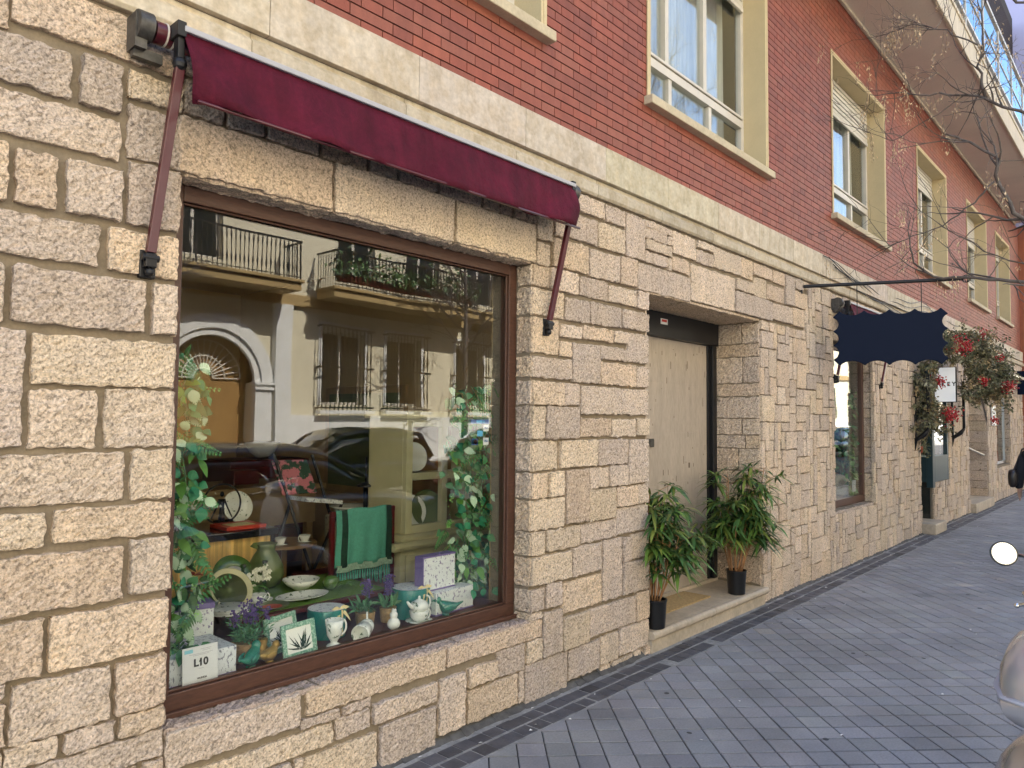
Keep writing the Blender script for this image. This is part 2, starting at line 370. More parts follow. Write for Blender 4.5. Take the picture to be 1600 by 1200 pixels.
# ------------------------------------------------------------------ main building
STONES = "634,1180,2865,3020;200,621,2830,3020;340,807,2664,2820;835,965,2664,2832;988,1180,2736,2835;200,970,2497,2637;992,1180,2521,2712;250,635,2278,2467;660,776,2280,2455;805,978,2283,2459;999,1180,2284,2506;300,911,2114,2252;943,1180,2109,2258;662,1066,1900,2081;1096,1180,1899,2082;300,640,1894,2077;725,1180,1704,1868;250,703,1499,1874;724,923,1495,1685;948,1180,1492,1693;350,1017,1309,1473;1042,1180,1304,1483;400,782,1175,1285;807,1180,1181,1290;300,1021,969,1151;1048,1180,978,1165;400,786,766,949;805,1180,766,946;300,683,490,560;704,995,567,749;1014,1180,569,749;450,1178,389,480;1190,1738,323,455;1775,2564,349,455;2583,3320,356,455;1096,1908,201,287;1923,2104,207,292;2123,2510,214,304;1768,2145,0,178;2163,2501,0,195;2529,2706,36,308;2730,2940,219,313;2732,3110,34,200;3121,3166,34,200;3179,3558,0,223;3572,3894,39,220;3908,4112,47,225;4126,4475,60,234;3330,3505,232,483;3638,3935,2911,3020;3953,4178,2911,3020;4192,4429,2721,3020;4441,4740,2896,3020;4441,4739,2722,2801;3522,3854,2725,2884;3864,4174,2723,2885;3402,3756,2525,2699;3773,4108,2518,2695;4121,4324,2520,2706;3220,3366,2383,2501;3377,3651,2380,2508;3674,3979,2381,2505;3989,4325,2384,2493;4333,4475,2378,2504;3220,3511,2212,2370;3522,3770,2212,2349;3791,4133,2216,2354;4143,4475,2223,2351;3220,3462,1991,2198;3474,3690,2104,2182;3699,4032,2112,2192;4045,4208,2117,2193;4218,4475,2002,2200;3472,3590,1985,2078;3603,3888,1834,2076;3898,4208,2000,2084;3897,4317,1834,1977;4326,4475,1834,1974;3220,3593,1848,1969;3220,3508,1690,1826;3518,3675,1690,1824;3686,4129,1640,1816;4139,4475,1640,1813;3220,3335,1491,1678;3349,3669,1490,1680;3683,4018,1499,1614;4030,4318,1493,1610;4328,4475,1501,1616;3220,3454,1308,1476;3483,3856,1314,1476;3873,4212,1314,1476;4228,4475,1174,1471;3220,3356,1148,1293;3384,3523,1147,1295;3536,3772,975,1299;3784,3997,1171,1298;4006,4213,1174,1304;3220,3522,965,1138;3780,4073,967,1161;4085,4338,1032,1161;4347,4475,1033,1164;4088,4475,852,1022;3220,3344,823,955;3362,3682,832,955;3695,4080,841,957;3220,3590,653,813;3607,3916,650,823;3933,4149,446,831;4163,4251,664,822;4260,4475,668,835;4164,4475,447,654;3220,3334,510,631;3352,3498,508,643;3517,3917,446,627;3515,3778,232,420;3791,4314,246,419;4323,4475,244,432;4443,4810,2971,3020;4443,4795,2811,2886;4821,5177,2853,3020;5200,5477,2965,3020;5192,5471,2845,2946;5487,5997,2855,3020;6010,6237,2852,3020;6257,6664,2913,3020;6686,6954,2905,3020;6969,7184,2734,3020;7207,7416,2919,3020;4814,5068,2722,2829;4345,5095,2516,2703;5105,5871,2534,2819;5895,6243,2729,2824;6255,6523,2723,2892;6535,6940,2731,2874;5881,6624,2535,2713;6633,7115,2552,2706;7136,7438,2548,2724;7194,7549,2738,2901;1170,1840,2516,2726;1860,2585,2515,2735;2605,3240,2515,2735;6391,6553,5,250;6565,6650,5,165;6662,6826,5,250;6838,7115,5,250;7127,7285,5,165;7297,7558,5,250;7570,7847,5,165;7859,8118,5,250;8130,8197,5,165;8209,8294,5,250;6565,6650,175,421;7127,7285,175,336;7570,7847,175,421;8130,8197,175,336;6391,6465,260,421;6477,6553,260,492;6662,6826,260,421;6838,7026,260,421;7038,7115,260,421;7297,7469,260,492;7481,7558,260,492;7859,8027,260,421;8039,8118,260,492;8209,8294,260,421;7127,7285,346,492;8130,8197,346,584;6391,6465,431,669;6565,6650,431,669;6662,6826,431,492;6838,7026,431,669;7038,7115,431,584;7570,7741,431,584;7753,7936,431,669;7948,8027,431,669;8209,8294,431,584;6477,6553,502,750;6662,6826,502,669;7127,7285,502,584;7297,7469,502,584;7481,7558,502,750;8039,8118,502,750;7038,7285,594,750;7297,7383,594,750;7395,7469,594,750;7570,7741,594,750;8130,8294,594,750;6391,6465,679,829;6565,6737,679,829;6749,6924,679,829;6936,7026,679,917;7753,7847,679,829;7859,8027,679,917;6477,6553,760,917;7038,7285,760,995;7297,7558,760,917;7570,7648,760,917;7660,7741,760,995;8039,8118,760,917;8130,8197,760,995;8209,8294,760,917;6391,6465,839,995;6565,6737,839,995;6749,6924,839,1093;7753,7847,839,1093;6477,6553,927,1093;6936,7026,927,1175;7297,7383,927,1093;7395,7558,927,1093;7570,7648,927,1175;7859,8027,927,1175;8039,8118,927,1093;8209,8294,927,1093;6391,6465,1005,1175;6565,6737,1005,1175;7038,7205,1005,1093;7217,7285,1005,1254;7660,7741,1005,1254;8130,8197,1005,1254;6477,6553,1103,1334;6749,6826,1103,1254;6838,6924,1103,1334;7038,7205,1103,1175;7297,7558,1103,1254;7753,7847,1103,1334;8039,8118,1103,1334;8209,8294,1103,1334;6391,6465,1185,1428;6565,6650,1185,1428;6662,6737,1185,1334;6936,7205,1185,1334;7570,7648,1185,1428;7859,8027,1185,1334;6749,6826,1264,1428;7217,7383,1264,1506;7395,7469,1264,1428;7481,7558,1264,1506;7660,7741,1264,1506;8130,8197,1264,1428;6477,6553,1344,1595;6662,6737,1344,1595;6838,6924,1344,1506;6936,7205,1344,1506;7753,8027,1344,1506;8039,8118,1344,1506;8209,8294,1344,1506;6391,6465,1438,1595;6565,6650,1438,1595;6749,6826,1438,1595;7395,7469,1438,1595;7570,7648,1438,1678;8130,8197,1438,1595;6838,7026,1516,1595;7038,7205,1516,1678;7217,7383,1516,1595;7481,7558,1516,1757;7660,7847,1516,1678;7859,8118,1516,1678;8209,8294,1516,1757;6391,6650,1605,1839;6662,6826,1605,1757;6838,7026,1605,1757;7217,7469,1605,1757;8130,8197,1605,1757;7038,7205,1688,1839;7570,7741,1688,1926;7753,7936,1688,1839;7948,8118,1688,1757;6662,6737,1767,2007;6749,6924,1767,1926;6936,7026,1767,1926;7217,7383,1767,1926;7395,7558,1767,1926;7948,8118,1767,2007;8130,8294,1767,1839;6391,6465,1849,2087;6477,6553,1849,2087;6565,6650,1849,2007;7038,7205,1849,2007;7753,7936,1849,2007;8130,8294,1849,2087;6749,7026,1936,2173;7217,7469,1936,2173;7481,7741,1936,2087;6565,6737,2017,2265;7038,7115,2017,2265;7127,7205,2017,2173;7753,7936,2017,2087;7948,8118,2017,2265;6391,6553,2097,2265;7481,7558,2097,2337;7570,7847,2097,2265;7859,7936,2097,2265;8130,8294,2097,2265;6749,7026,2183,2337;7127,7205,2183,2421;7217,7469,2183,2421;6391,6650,2275,2421;6662,6737,2275,2514;7038,7115,2275,2421;7570,7741,2275,2514;7753,8027,2275,2421;8039,8197,2275,2337;8209,8294,2275,2421;6749,6924,2347,2421;6936,7026,2347,2514;7481,7558,2347,2592;8039,8197,2347,2514;6391,6553,2431,2514;6565,6650,2431,2514;6749,6924,2431,2514;7038,7205,2431,2514;7217,7383,2431,2514;7395,7469,2431,2514;7753,7936,2431,2592;7948,8027,2431,2592;8209,8294,2431,2592;7570,7648,2524,2763;7660,7741,2524,2680;8039,8197,2524,2592;7481,7558,2602,2763;7753,7936,2602,2763;7948,8118,2602,2845;8130,8294,2602,2763;7660,7741,2690,2939;7570,7648,2773,3020;7753,7936,2773,2845;8130,8294,2773,2845;7753,7936,2855,3020;7948,8197,2855,3020;8209,8294,2855,3020;7395,7558,2949,3020;7660,7741,2949,3020;-994,-647,5,200;-635,-290,5,200;-278,66,5,200;78,246,5,200;258,432,5,200;444,614,5,200;-994,-830,210,394;-818,-647,210,394;-635,-457,210,394;-445,-290,210,394;-278,-99,210,394;-87,246,210,394;258,432,210,394;444,614,210,394;-994,-830,404,594;-818,-647,404,594;-635,-290,404,594;-278,66,404,594;78,246,404,594;-994,-457,604,804;-445,-290,604,804;-278,66,604,804;78,246,604,804;-994,-457,814,1007;-445,66,814,1007;78,246,814,1007;-994,-830,1017,1204;-818,-457,1017,1204;-445,-99,1017,1204;-87,246,1017,1204;-994,-830,1214,1410;-818,-647,1214,1410;-635,-457,1214,1410;-445,66,1214,1410;78,246,1214,1410;-994,-647,1420,1606;-635,-457,1420,1606;-445,-290,1420,1606;-278,-99,1420,1606;-87,246,1420,1606;-994,-647,1616,1811;-635,-99,1616,1811;-87,66,1616,1811;78,246,1616,1811;-994,-647,1821,2015;-635,-457,1821,2015;-445,-290,1821,2015;-278,-99,1821,2015;-87,66,1821,2015;78,246,1821,2015;-994,-457,2025,2215;-445,-290,2025,2215;-278,-99,2025,2215;-87,246,2025,2215;-994,-647,2225,2410;-635,-99,2225,2410;-87,66,2225,2410;78,246,2225,2410;-994,-830,2420,2612;-818,-457,2420,2612;-445,-99,2420,2612;-87,66,2420,2612;-994,-830,2622,2814;-818,-647,2622,2814;-635,-457,2622,2814;-445,-290,2622,2814;-278,246,2622,2814;-994,-647,2824,3020;-635,-290,2824,3020;-278,-99,2824,3020;-87,66,2824,3020;620,740,0,180;760,1000,0,130;1020,1140,0,130;1160,1250,0,130;1270,1570,0,90;1590,1760,0,130;3900,4020,0,40;4040,4280,0,40;4300,4390,0,50;4410,4480,0,50;1270,1420,110,190;1440,1590,110,190;760,910,150,240;930,1270,150,190;1610,1700,150,190;1720,1760,150,190;620,760,200,380;930,1090,210,380;2950,3170,210,350;3190,3320,230,350;780,870,260,380;890,930,260,380;1750,1940,300,340;1960,2110,300,340;1110,1180,310,380;260,440,400,480;3220,3320,460,500;690,840,490,560;860,1010,490,560;1030,1180,490,560;260,350,570,700;370,560,570,760;580,690,570,700;260,370,720,850;580,690,720,760;260,390,870,960;260,380,1160,1300;260,340,1320,1410;260,340,1430,1490;80,170,2420,2610;190,240,2420,2490;3250,3370,2510,2640;260,330,2650,2820;3250,3390,2660,2790;3410,3510,2710,2840;4750,4800,2710,2800;1190,1340,2740,2870;1360,1510,2740,2920;1530,1770,2740,3020;1790,2030,2740,2920;2050,2200,2740,3020;2220,2460,2740,2920;2480,2780,2740,2920;2800,2920,2740,2920;2940,3030,2740,2920;3050,3140,2740,2830;3160,3250,2740,3020;3270,3410,2810,2940;80,190,2820,2950;3050,3160,2850,3020;3430,3510,2860,2950;1190,1360,2890,3020;3530,3620,2890,3020;4750,4810,2900,2960;1380,1530,2940,3020;1790,1880,2940,3020;1900,2050,2940,3020;2220,2310,2940,3020;2330,2570,2940,3020;2590,2740,2940,3020;2760,2910,2940,3020;2930,3050,2940,3020;3270,3430,2960,3020;80,190,2970,3020;3450,3530,2970,3020"
rects = [tuple(int(v)/1000 for v in s.split(',')) for s in STONES.split(';')]
bld = thing('stone_and_brick_building', (0, 0, 0), 'long street building with rough stone ground floor, pale stone band and red brick storeys above', 'building')
OPEN = [(1.18, 3.22, .46, 2.512), (4.475, 6.385, 0, 2.512), (8.3, 9.75, .63, 2.5), (11.97, 12.72, 0, 2.5), (12.72, 13.72, .70, 2.5),
        (15.42, 17.2, 0, 2.6), (18.3, 20.0, .72, 2.6)]
def module(xa, xb, cx, cz, sizes, opens, seed, top=3.02):
    q = random.Random(seed); NX = max(1, round((xb-xa)/cx)); cx = (xb-xa)/NX; NZ = round(top/cz); cz = top/NZ
    gx = [xa+i*cx+(q.uniform(-.01, .01) if 0 < i < NX else 0) for i in range(NX+1)]
    gz = [k*cz+(q.uniform(-.008, .008) if 0 < k < NZ else 0) for k in range(NZ+1)]
    Um = np.zeros((NX, NZ), bool); out = []
    def hit(r):
        return any(min(r[1], o[1])-max(r[0], o[0]) > .03 and min(r[3], o[3])-max(r[2], o[2]) > .03 for o in opens)
    for i in range(NX):
        for k in range(NZ):
            if hit((gx[i], gx[i+1], gz[k], gz[k+1])): Um[i, k] = True
    for k in range(NZ):
        for i in range(NX):
            if Um[i, k]: continue
            q.shuffle(sizes)
            for (a, b) in sizes+[(1, 1)]:
                if i+a <= NX and k+b <= NZ and not Um[i:i+a, k:k+b].any(): break
            Um[i:i+a, k:k+b] = True; out.append((gx[i]+.006, gx[i+a]-.006, gz[k]+.005, gz[k+b]-.005))
    return out
SZ = [(2, 2), (2, 1), (3, 2), (1, 2), (2, 3), (3, 2), (2, 2), (1, 3), (3, 3)]
edges = [(8.3, 11.97), (11.97, 15.42), (15.42, 22.0)]
for i, (a, b) in enumerate(edges): rects += module(a, b, .095, .086, SZ, OPEN, 20+i)
class Fast:   # numpy accumulator for many patches
    def __init__(s): s.v = []; s.f = []; s.c = []; s.n = 0
    def add(s, v, f, c): s.v.append(v); s.f.append(f+s.n); s.c.append(np.repeat(c[None], len(v), 0)); s.n += len(v)
    def build(s, name, mat, parent):
        v = np.concatenate(s.v).astype(np.float32); f = np.concatenate(s.f).astype(np.int32); c = np.concatenate(s.c).astype(np.float32)
        me = bpy.data.meshes.new(name); me.vertices.add(len(v)); me.vertices.foreach_set('co', v.ravel())
        me.loops.add(f.size); me.loops.foreach_set('vertex_index', f.ravel()); me.polygons.add(len(f))
        me.polygons.foreach_set('loop_start', np.arange(0, f.size, 4, dtype=np.int32)); me.update(calc_edges=True)
        me.polygons.foreach_set('use_smooth', np.zeros(len(f), bool)); me.update()
        ca = me.color_attributes.new("tint", 'FLOAT_COLOR', 'POINT'); ca.data.foreach_set('color', np.c_[c, np.ones(len(c), np.float32)].ravel())
        me.materials.append(MT[mat]); ob = bpy.data.objects.new(name, me); SC.collection.objects.link(ob)
        if parent: ob.parent = parent
        return ob
RG = np.random.default_rng(11)
PAL = np.array([(1.03, 1.0, .95), (1.0, .97, .95), (1.06, .99, .88), (.94, .91, .90), (1.08, 1.04, .99), (1.02, .95, .87), (.88, .86, .86), (1.06, 1.02, .92)])
def smooth2(a):
    b = a.copy(); b[1:-1, 1:-1] = (a[1:-1, 1:-1]*2+a[:-2, 1:-1]+a[2:, 1:-1]+a[1:-1, :-2]+a[1:-1, 2:])/6; return b
def stone(F, r, org, u, v, n, cell, prot=.022, rough=.0030, flat=False, tint=None):
    """one rough hewn block: rectangle r in the (u,v) plane at org, face along n"""
    w_, h_ = r[1]-r[0], r[3]-r[2]
    if w_ < .02 or h_ < .02: return
    nx, nz = max(2, int(math.ceil(w_/cell))), max(2, int(math.ceil(h_/cell)))
    a = np.linspace(0, 1, nx+1); b = np.linspace(0, 1, nz+1)
    a = np.r_[0, 0, np.r_[.004/w_, a[1:-1], 1-.004/w_], 1, 1]; b = np.r_[0, 0, np.r_[.004/h_, b[1:-1], 1-.004/h_], 1, 1]
    A, B = np.meshgrid(a, b, indexing='ij'); A = A*w_; B = B*h_
    H = np.full(A.shape, prot); H[0, :] = H[-1, :] = H[:, 0] = H[:, -1] = -.012
    for k, d in ((1, .0028), ):
        H[k, k:-k] -= d; H[-1-k, k:-k] -= d; H[k:-k, k] -= d; H[k:-k, -1-k] -= d
    nzv = RG.normal(0, rough, A.shape); big = smooth2(RG.normal(0, .003, A.shape))
    tilt = RG.normal(0, .003, 2)
    H[1:-1, 1:-1] += (nzv+big)[1:-1, 1:-1]+(A/w_-.5)[1:-1, 1:-1]*tilt[0]+(B/h_-.5)[1:-1, 1:-1]*tilt[1]
    # ragged outline, shared by the two border rings
    def rag(m): 
        t = RG.normal(0, .0027, m); t[1:-1] = (t[1:-1]*2+t[:-2]+t[2:])/2.6; return t
    jl, jr = rag(A.shape[1]), rag(A.shape[1]); jb, jt = rag(A.shape[0]), rag(A.shape[0])
    A[0] += jl; A[1] += jl; A[2] += jl*.6; A[-1] += jr; A[-2] += jr; A[-3] += jr*.6
    B[:, 0] += jb; B[:, 1] += jb; B[:, 2] += jb*.6; B[:, -1] += jt; B[:, -2] += jt; B[:, -3] += jt*.6
    cr = abs(RG.normal(0, .005, 4))+.001
    for q, (ii, jj, sx, sy) in enumerate(((0, 0, 1, 1), (-1, 0, -1, 1), (0, -1, 1, -1), (-1, -1, -1, -1))):
        for (e, g) in ((0, 0), (0, 1), (1, 0), (1, 1)):
            I = e if ii == 0 else -1-e; J = g if jj == 0 else -1-g
            A[I, J] += sx*cr[q]; B[I, J] += sy*cr[q]
    P = np.array(org)[None, None]+(r[0]+A)[..., None]*np.array(u)+(r[2]+B)[..., None]*np.array(v)+H[..., None]*np.array(n)
    NX, NZ = A.shape; idx = np.arange(NX*NZ).reshape(NX, NZ)
    f = np.stack([idx[:-1, :-1], idx[1:, :-1], idx[1:, 1:], idx[:-1, 1:]], -1).reshape(-1, 4)
    uv = np.cross(u, v)
    if np.dot(uv, n) < 0: f = f[:, ::-1]
    c = PAL[RG.integers(len(PAL))]*RG.normal(1, .06) if tint is None else np.array(tint)
    F.add(P.reshape(-1, 3), f, c)
F = Fast()
for r in rects:
    xm = (r[0]+r[1])/2; big = (r[1]-r[0] > .55 and r[2] > 2.5)
    cell = .012 if xm < 4.6 else .02 if xm < 8 else .035 if xm < 12 else .06
    if xm < .3: cell = .035
    pl = RG.uniform(.018, .034)
    stone(F, r, (0, 0, 0), (1, 0, 0), (0, 0, 1), (0, -1, 0), cell, pl, rough=.0010 if big else .0015)
# reveals: blocks lining the openings
def reveal(x, nx, y0, y1, z0, z1, cell=.02, split=True, seed=0):
    q = random.Random(seed); z = z0
    while z < z1-.03:
        h_ = q.choice([.12, .15, .2, .2, .24]); h_ = min(h_, z1-z)
        if z1-z-h_ < .08: h_ = z1-z
        cuts = [y0, y1] if (not split or q.random() < .35) else [y0, y0+(y1-y0)*q.uniform(.3, .7), y1]
        for a, b in zip(cuts, cuts[1:]): stone(F, (a+.004, b-.006, z+.005, z+h_-.005), (x, 0, 0), (0, 1, 0), (0, 0, 1), (nx, 0, 0), cell, .007)
        z += h_
q3 = [(r[2], r[3]) for r in rects if abs(r[0]-3.22) < .012 and r[3] < 2.56 and r[2] > .4]
for z0, z1 in q3: stone(F, (-.012, .10, z0, z1), (3.22, 0, 0), (0, 1, 0), (0, 0, 1), (-1, 0, 0), .014, .007)
for z0, z1 in [(r[2], r[3]) for r in rects if abs(r[1]-1.18) < .012 and r[3] < 2.56 and r[2] > .4]:
    stone(F, (-.012, .10, z0, z1), (1.18, 0, 0), (0, 1, 0), (0, 0, 1), (1, 0, 0), .03, .007)
reveal(6.385, -1, -.008, .44, .16, 2.50, .018, seed=5); reveal(4.475, 1, -.008, .44, .16, 2.50, .04, seed=6)
reveal(9.75, -1, -.008, .14, .63, 2.5, .03, False, 7); reveal(17.2, -1, -.008, 1.2, .02, 2.6, .05, seed=8); reveal(15.42, 1, -.008, 1.2, .02, 2.6, .08, seed=9)
reveal(20.0, -1, -.008, .14, .72, 2.6, .06, False, 10); reveal(13.72, -1, -.008, .10, .7, 2.5, .05, False, 11)
for a, b in ((1.20, 1.86), (1.87, 2.59), (2.61, 3.21)): stone(F, (a, b, -.008, .10), (0, 0, 2.512), (1, 0, 0), (0, 1, 0), (0, 0, -1), .02, .006)
for a, b in ((4.48, 5.06), (5.07, 5.75), (5.76, 6.38)): stone(F, (a, b, -.008, .42), (0, 0, 2.512), (1, 0, 0), (0, 1, 0), (0, 0, -1), .03, .006)
for a, b in ((1.19, 1.83), (1.84, 2.66), (2.67, 3.21)): stone(F, (a, b, -.01, .115), (0, 0, .452), (1, 0, 0), (0, 1, 0), (0, 0, 1), .016, .012, tint=(.78, .74, .76))
stone(F, (8.31, 9.74, -.01, .15), (0, 0, .615), (1, 0, 0), (0, 1, 0), (0, 0, 1), .04, .012, tint=(.8, .78, .8))
sw = F.build('stone_facing', 'stone', bld)
# mortar backing with the openings cut out
def holed(mb, x0, x1, z0, z1, y0, y1, holes, **k):
    xs = sorted({x0, x1}|{e for h_ in holes for e in h_[:2] if x0 < e < x1})
    for a, b in zip(xs, xs[1:]):
        zs = [z0]; xm = (a+b)/2; cuts = sorted((h_[2], h_[3]) for h_ in holes if h_[0] < xm < h_[1])
        cur = z0
        for c0, c1 in cuts:
            if c0 > cur+1e-4: mb.box(a, b, y0, y1, cur, c0, **k)
            cur = max(cur, c1)
        if cur < z1-1e-4: mb.box(a, b, y0, y1, cur, z1, **k)
mb = MB(); holed(mb, -3, 22, 0, 3.05, 0, .3, OPEN)
mb.box(4.175, 4.475, .3, .62, .0, 3.05); mb.box(6.385, 6.685, .3, .62, 0, 3.05); mb.box(4.475, 6.385, .3, .62, 2.512, 3.05)
mb.build('mortar', 'mortar', bld)
mb = MB(); q = random.Random(2)   # dirty mortar fillet along the foot of the wall
for i in range(300):
    x = -1+i*.08
    if 4.4 < x < 6.4 or 11.9 < x < 12.8 or 15.4 < x < 17.3: continue
    mb.add([(x, -.0, -.01), (x+.082, 0, -.01), (x+.082, -.05-q.random()*.03, -.01), (x, -.05-q.random()*.03, -.01), (x, 0, .02+q.random()*.015), (x+.082, 0, .02+q.random()*.015)],
           [(3, 2, 5, 4), (0, 3, 4), (1, 5, 2)])
mb.build('foot_fillet', 'grime', bld, fix=False)
# limestone band
mb = MB(); q = random.Random(5); x = -2.49
while x < 22.0:
    e = min(x+.80, 22.0); v = q.gauss(1, .06); c = (v, v*q.gauss(1, .01), v*q.gauss(1, .03))
    mb.box(x+.0015, e-.0015, -.05, .0, 3.156, 3.38, col=c)
    v = q.gauss(.93, .05); s_ = x-.07
    mb.prism([(-.0, 3.04), (-.028, 3.04), (-.040, 3.055), (-.040, 3.112), (-.022, 3.13), (-.022, 3.152), (0, 3.152)], 0, s_+.0015, s_+.7985, col=(v, v, v*.97))
    x = e+.0015-.0015
mb.build('limestone_band', 'band', bld, tint=True, bevel=.003)
# brick storeys, Flemish bond
UW = [(1.25, 3.30), (4.50, 6.57), (8.38, 10.40), (12.1, 14.0), (15.7, 17.6), (18.7, 20.5)]
UH = [(a, b, 3.92, 5.76) for a, b in UW]
F = Fast(); q = random.Random(9)
BV = [(0, 2, 3, 1), (0, 1, 5, 4), (2, 6, 7, 3), (0, 4, 6, 2), (1, 3, 7, 5)]
BF = np.array([(0, 1, 3, 2), (4, 0, 2, 6), (1, 5, 7, 3), (2, 3, 7, 6), (4, 5, 1, 0)])
row = 0; z = 3.3815
BP = np.array([(1, 1, 1), (1.12, 1.0, .95), (.88, .92, 1.0), (1.05, 1.25, 1.3), (.8, .8, .85), (1.15, 1.15, 1.05)])
while z < 9.0:
    if 6.48 < z < 6.9: z += .06; row += 1; continue
    x = -2+(.1875 if row % 2 else 0); st = True
    while x < 22.0:
        L_ = .2385 if st else .1145; a, b = x+.0025, x+L_+.0075; z0, z1 = z+.0035, z+.0560; x += L_+.0105; st = not st
        segs = [(a, b)]
        for h_ in UH:
            if z1 > h_[2]-.03 and z0 < h_[3]:
                ns = []
                for (p, r_) in segs:
                    if r_ <= h_[0] or p >= h_[1]: ns.append((p, r_)); continue
                    if p < h_[0]-.01: ns.append((p, h_[0]-.002))
                    if r_ > h_[1]+.01: ns.append((h_[1]+.002, r_))
                segs = ns
        for (p, r_) in segs:
            if z > 6.6 and p < 12: continue
            yf = -.007+q.gauss(0, .0004); c = BP[q.choice([0, 0, 0, 1, 1, 2, 3, 4, 5])]**.6*q.gauss(1, .05)
            v = np.array([(xx, yy, zz) for yy in (yf, .002) for zz in (z0, z1) for xx in (p, min(r_, 22.0))])
            F.add(v, BF, c)
    z += .06; row += 1
F.build('brickwork', 'brick', bld)
mb = MB(); holed(mb, -3, 22, 3.05, 6.5, .0015, .3, UH); mb.box(-3, 22, .0015, .3, 6.85, 11.6)
mb.build('brick_mortar_bed', 'brick_mortar', bld)
# carcass: end walls, back, roof, floors so that no daylight leaks into the rooms
mb = MB(); mb.box(-3, 22, 8, 8.3, 0, 11.6); mb.box(-3.3, -3, 0, 8.3, 0, 11.6); mb.box(21.7, 21.998, .31, 8.3, 0, 11.6); mb.box(-3.3, 22, 0, 8.3, 11.601, 11.9)
mb.box(-3, 22, .301, 8, 6.5, 6.85); mb.box(-3, 22, .301, 8, 3.12, 3.4); mb.build('carcass', 'dark_room', bld)
# balcony slab
mb = MB()
for k in range(8): mb.box(1.0+2.55*k+.003, min(21.4, 3.55+2.55*k)-.003, -.82, .3, 6.50, 6.60)
pass; mb.build('balcony_soffit', 'soffit', bld)
mb = MB(); mb.box(.98, 21.42, -.86, -.821, 6.485, 6.86); mb.box(.98, 21.42, -.875, -.861, 6.80, 6.86); mb.box(1, 21.4, -.05, -.012, 6.462, 6.499)
mb.box(.98, 21.42, -.82, .3, 6.601, 6.84); mb.build('balcony_edge', 'cream_fascia', bld, bevel=.006)
rail = MB(); gl = MB(); x = 6.0
while x < 21.3:
    rail.box(x-.02, x+.02, -.84, -.80, 6.86, 7.95); e = min(x+1.3, 21.4)
    gl.box(x+.04, e-.04, -.826, -.818, 7.12, 7.86); x += 1.3
rail.box(6, 21.4, -.85, -.79, 7.93, 7.98); rail.box(6, 21.4, -.84, -.80, 7.06, 7.10); rail.box(6, 21.4, -.835, -.805, 7.45, 7.47)
br = rail.build('balcony_railing', 'white_frame', bld); gl.build('glass_panels', 'glass_blue', br)
# upper windows
def upper_window(a, b, k):
    z0, z1 = 3.92, 5.76
    mb = MB(); t = .035
    # render lined reveal with a thin raised margin
    mb.box(a-.0, a+.02, -.016, .22, z0, z1); mb.box(b-.02, b, -.016, .22, z0, z1); mb.box(a+.02, b-.02, -.016, .22, z1-.02, z1)
    mb.box(a-.03, a-.0005, -.020, -.009, z0, z1+.03); mb.box(b+.0005, b+.03, -.020, -.009, z0, z1+.03); mb.box(a-.0, b, -.020, -.009, z1+.0005, z1+.03)
    s = mb.build('upper_window', 'cream_paint', bld, bevel=.003)
    MB().box(a-.055, b+.055, -.075, .22, z0-.065, z0-.001).build('sill', 'sill_stone', s, bevel=.006)
    wf = MB(); y0, y1 = .20, .25; a0, b0 = a+.02, b-.02
    wf.box(a0, a0+.055, y0, y1, z0, z1-.02); wf.box(b0-.055, b0, y0, y1, z0, z1-.02); wf.box(a0+.055, b0-.055, y0, y1, z0, z0+.06)
    wf.box(a0+.055, b0-.055, y0, y1, z1-.08, z1-.02)
    tz = 4.36; wf.box(a0+.055, b0-.055, y0-.01, y1, tz, tz+.07); wf.box(a0+.055, b0-.055, y0-.022, y1-.03, tz+.078, tz+.10)
    ms = [a0+.055+(b0-a0-.11)*f for f in (.28, .62)]
    for m_ in ms: wf.box(m_-.03, m_+.03, y0-.004, y1, tz+.101, z1-.08)
    wf.box(ms[0]-.035, ms[0]-.031, y0-.01, y1, tz+.101, z1-.08)
    for m_ in (ms[0]+.06, ms[1]+.1): wf.box(m_-.025, m_+.025, y0, y1, z0+.06, tz)
    f = wf.build('frame', 'white_frame', s, bevel=.004)
    MB().box(a0+.05, b0-.05, .228, .232, z0+.05, z1-.06).build('pane', 'glass_up', s)
    sh = MB(); zb = [5.40, 5.52, 5.33, 5.42, 5.2, 5.45][k]; z = zb
    sh.box(a0+.056, b0-.056, .170, .195, zb-.05, zb-.006)
    while z < z1-.03: sh.box(a0+.056, b0-.056, .176, .188, z+.004, z+.048); z += .058
    sh.build('roller_shutter', 'shutter', s, bevel=.003)
    cu = MB(); n = 60; vs = []; xl, xr = (a0+.06, b0-.08) if k in (1, 0) else (a0+.9, b0-.08)
    for i in range(n+1):
        x_ = xl+(xr-xl)*i/n; y_ = .38+.03*math.sin(i*1.35)+.012*math.sin(i*.4+k); vs += [(x_, y_, z0+.02), (x_+.02*math.sin(i), y_+.02, z1)]
    cu.add(vs, [(2*i, 2*i+2, 2*i+3, 2*i+1) for i in range(n)]); cu.build('curtain', 'curtain', s, fix=False, smooth=True)
for k, (a, b) in enumerate(UW): upper_window(a, b, k)
# partition behind each upper window
mb = MB()
mb.box(-2.9, 21.9, 2.6, 2.7, 3.4, 6.5); mb.build('upper_room_wall', 'shop_wall', bld)
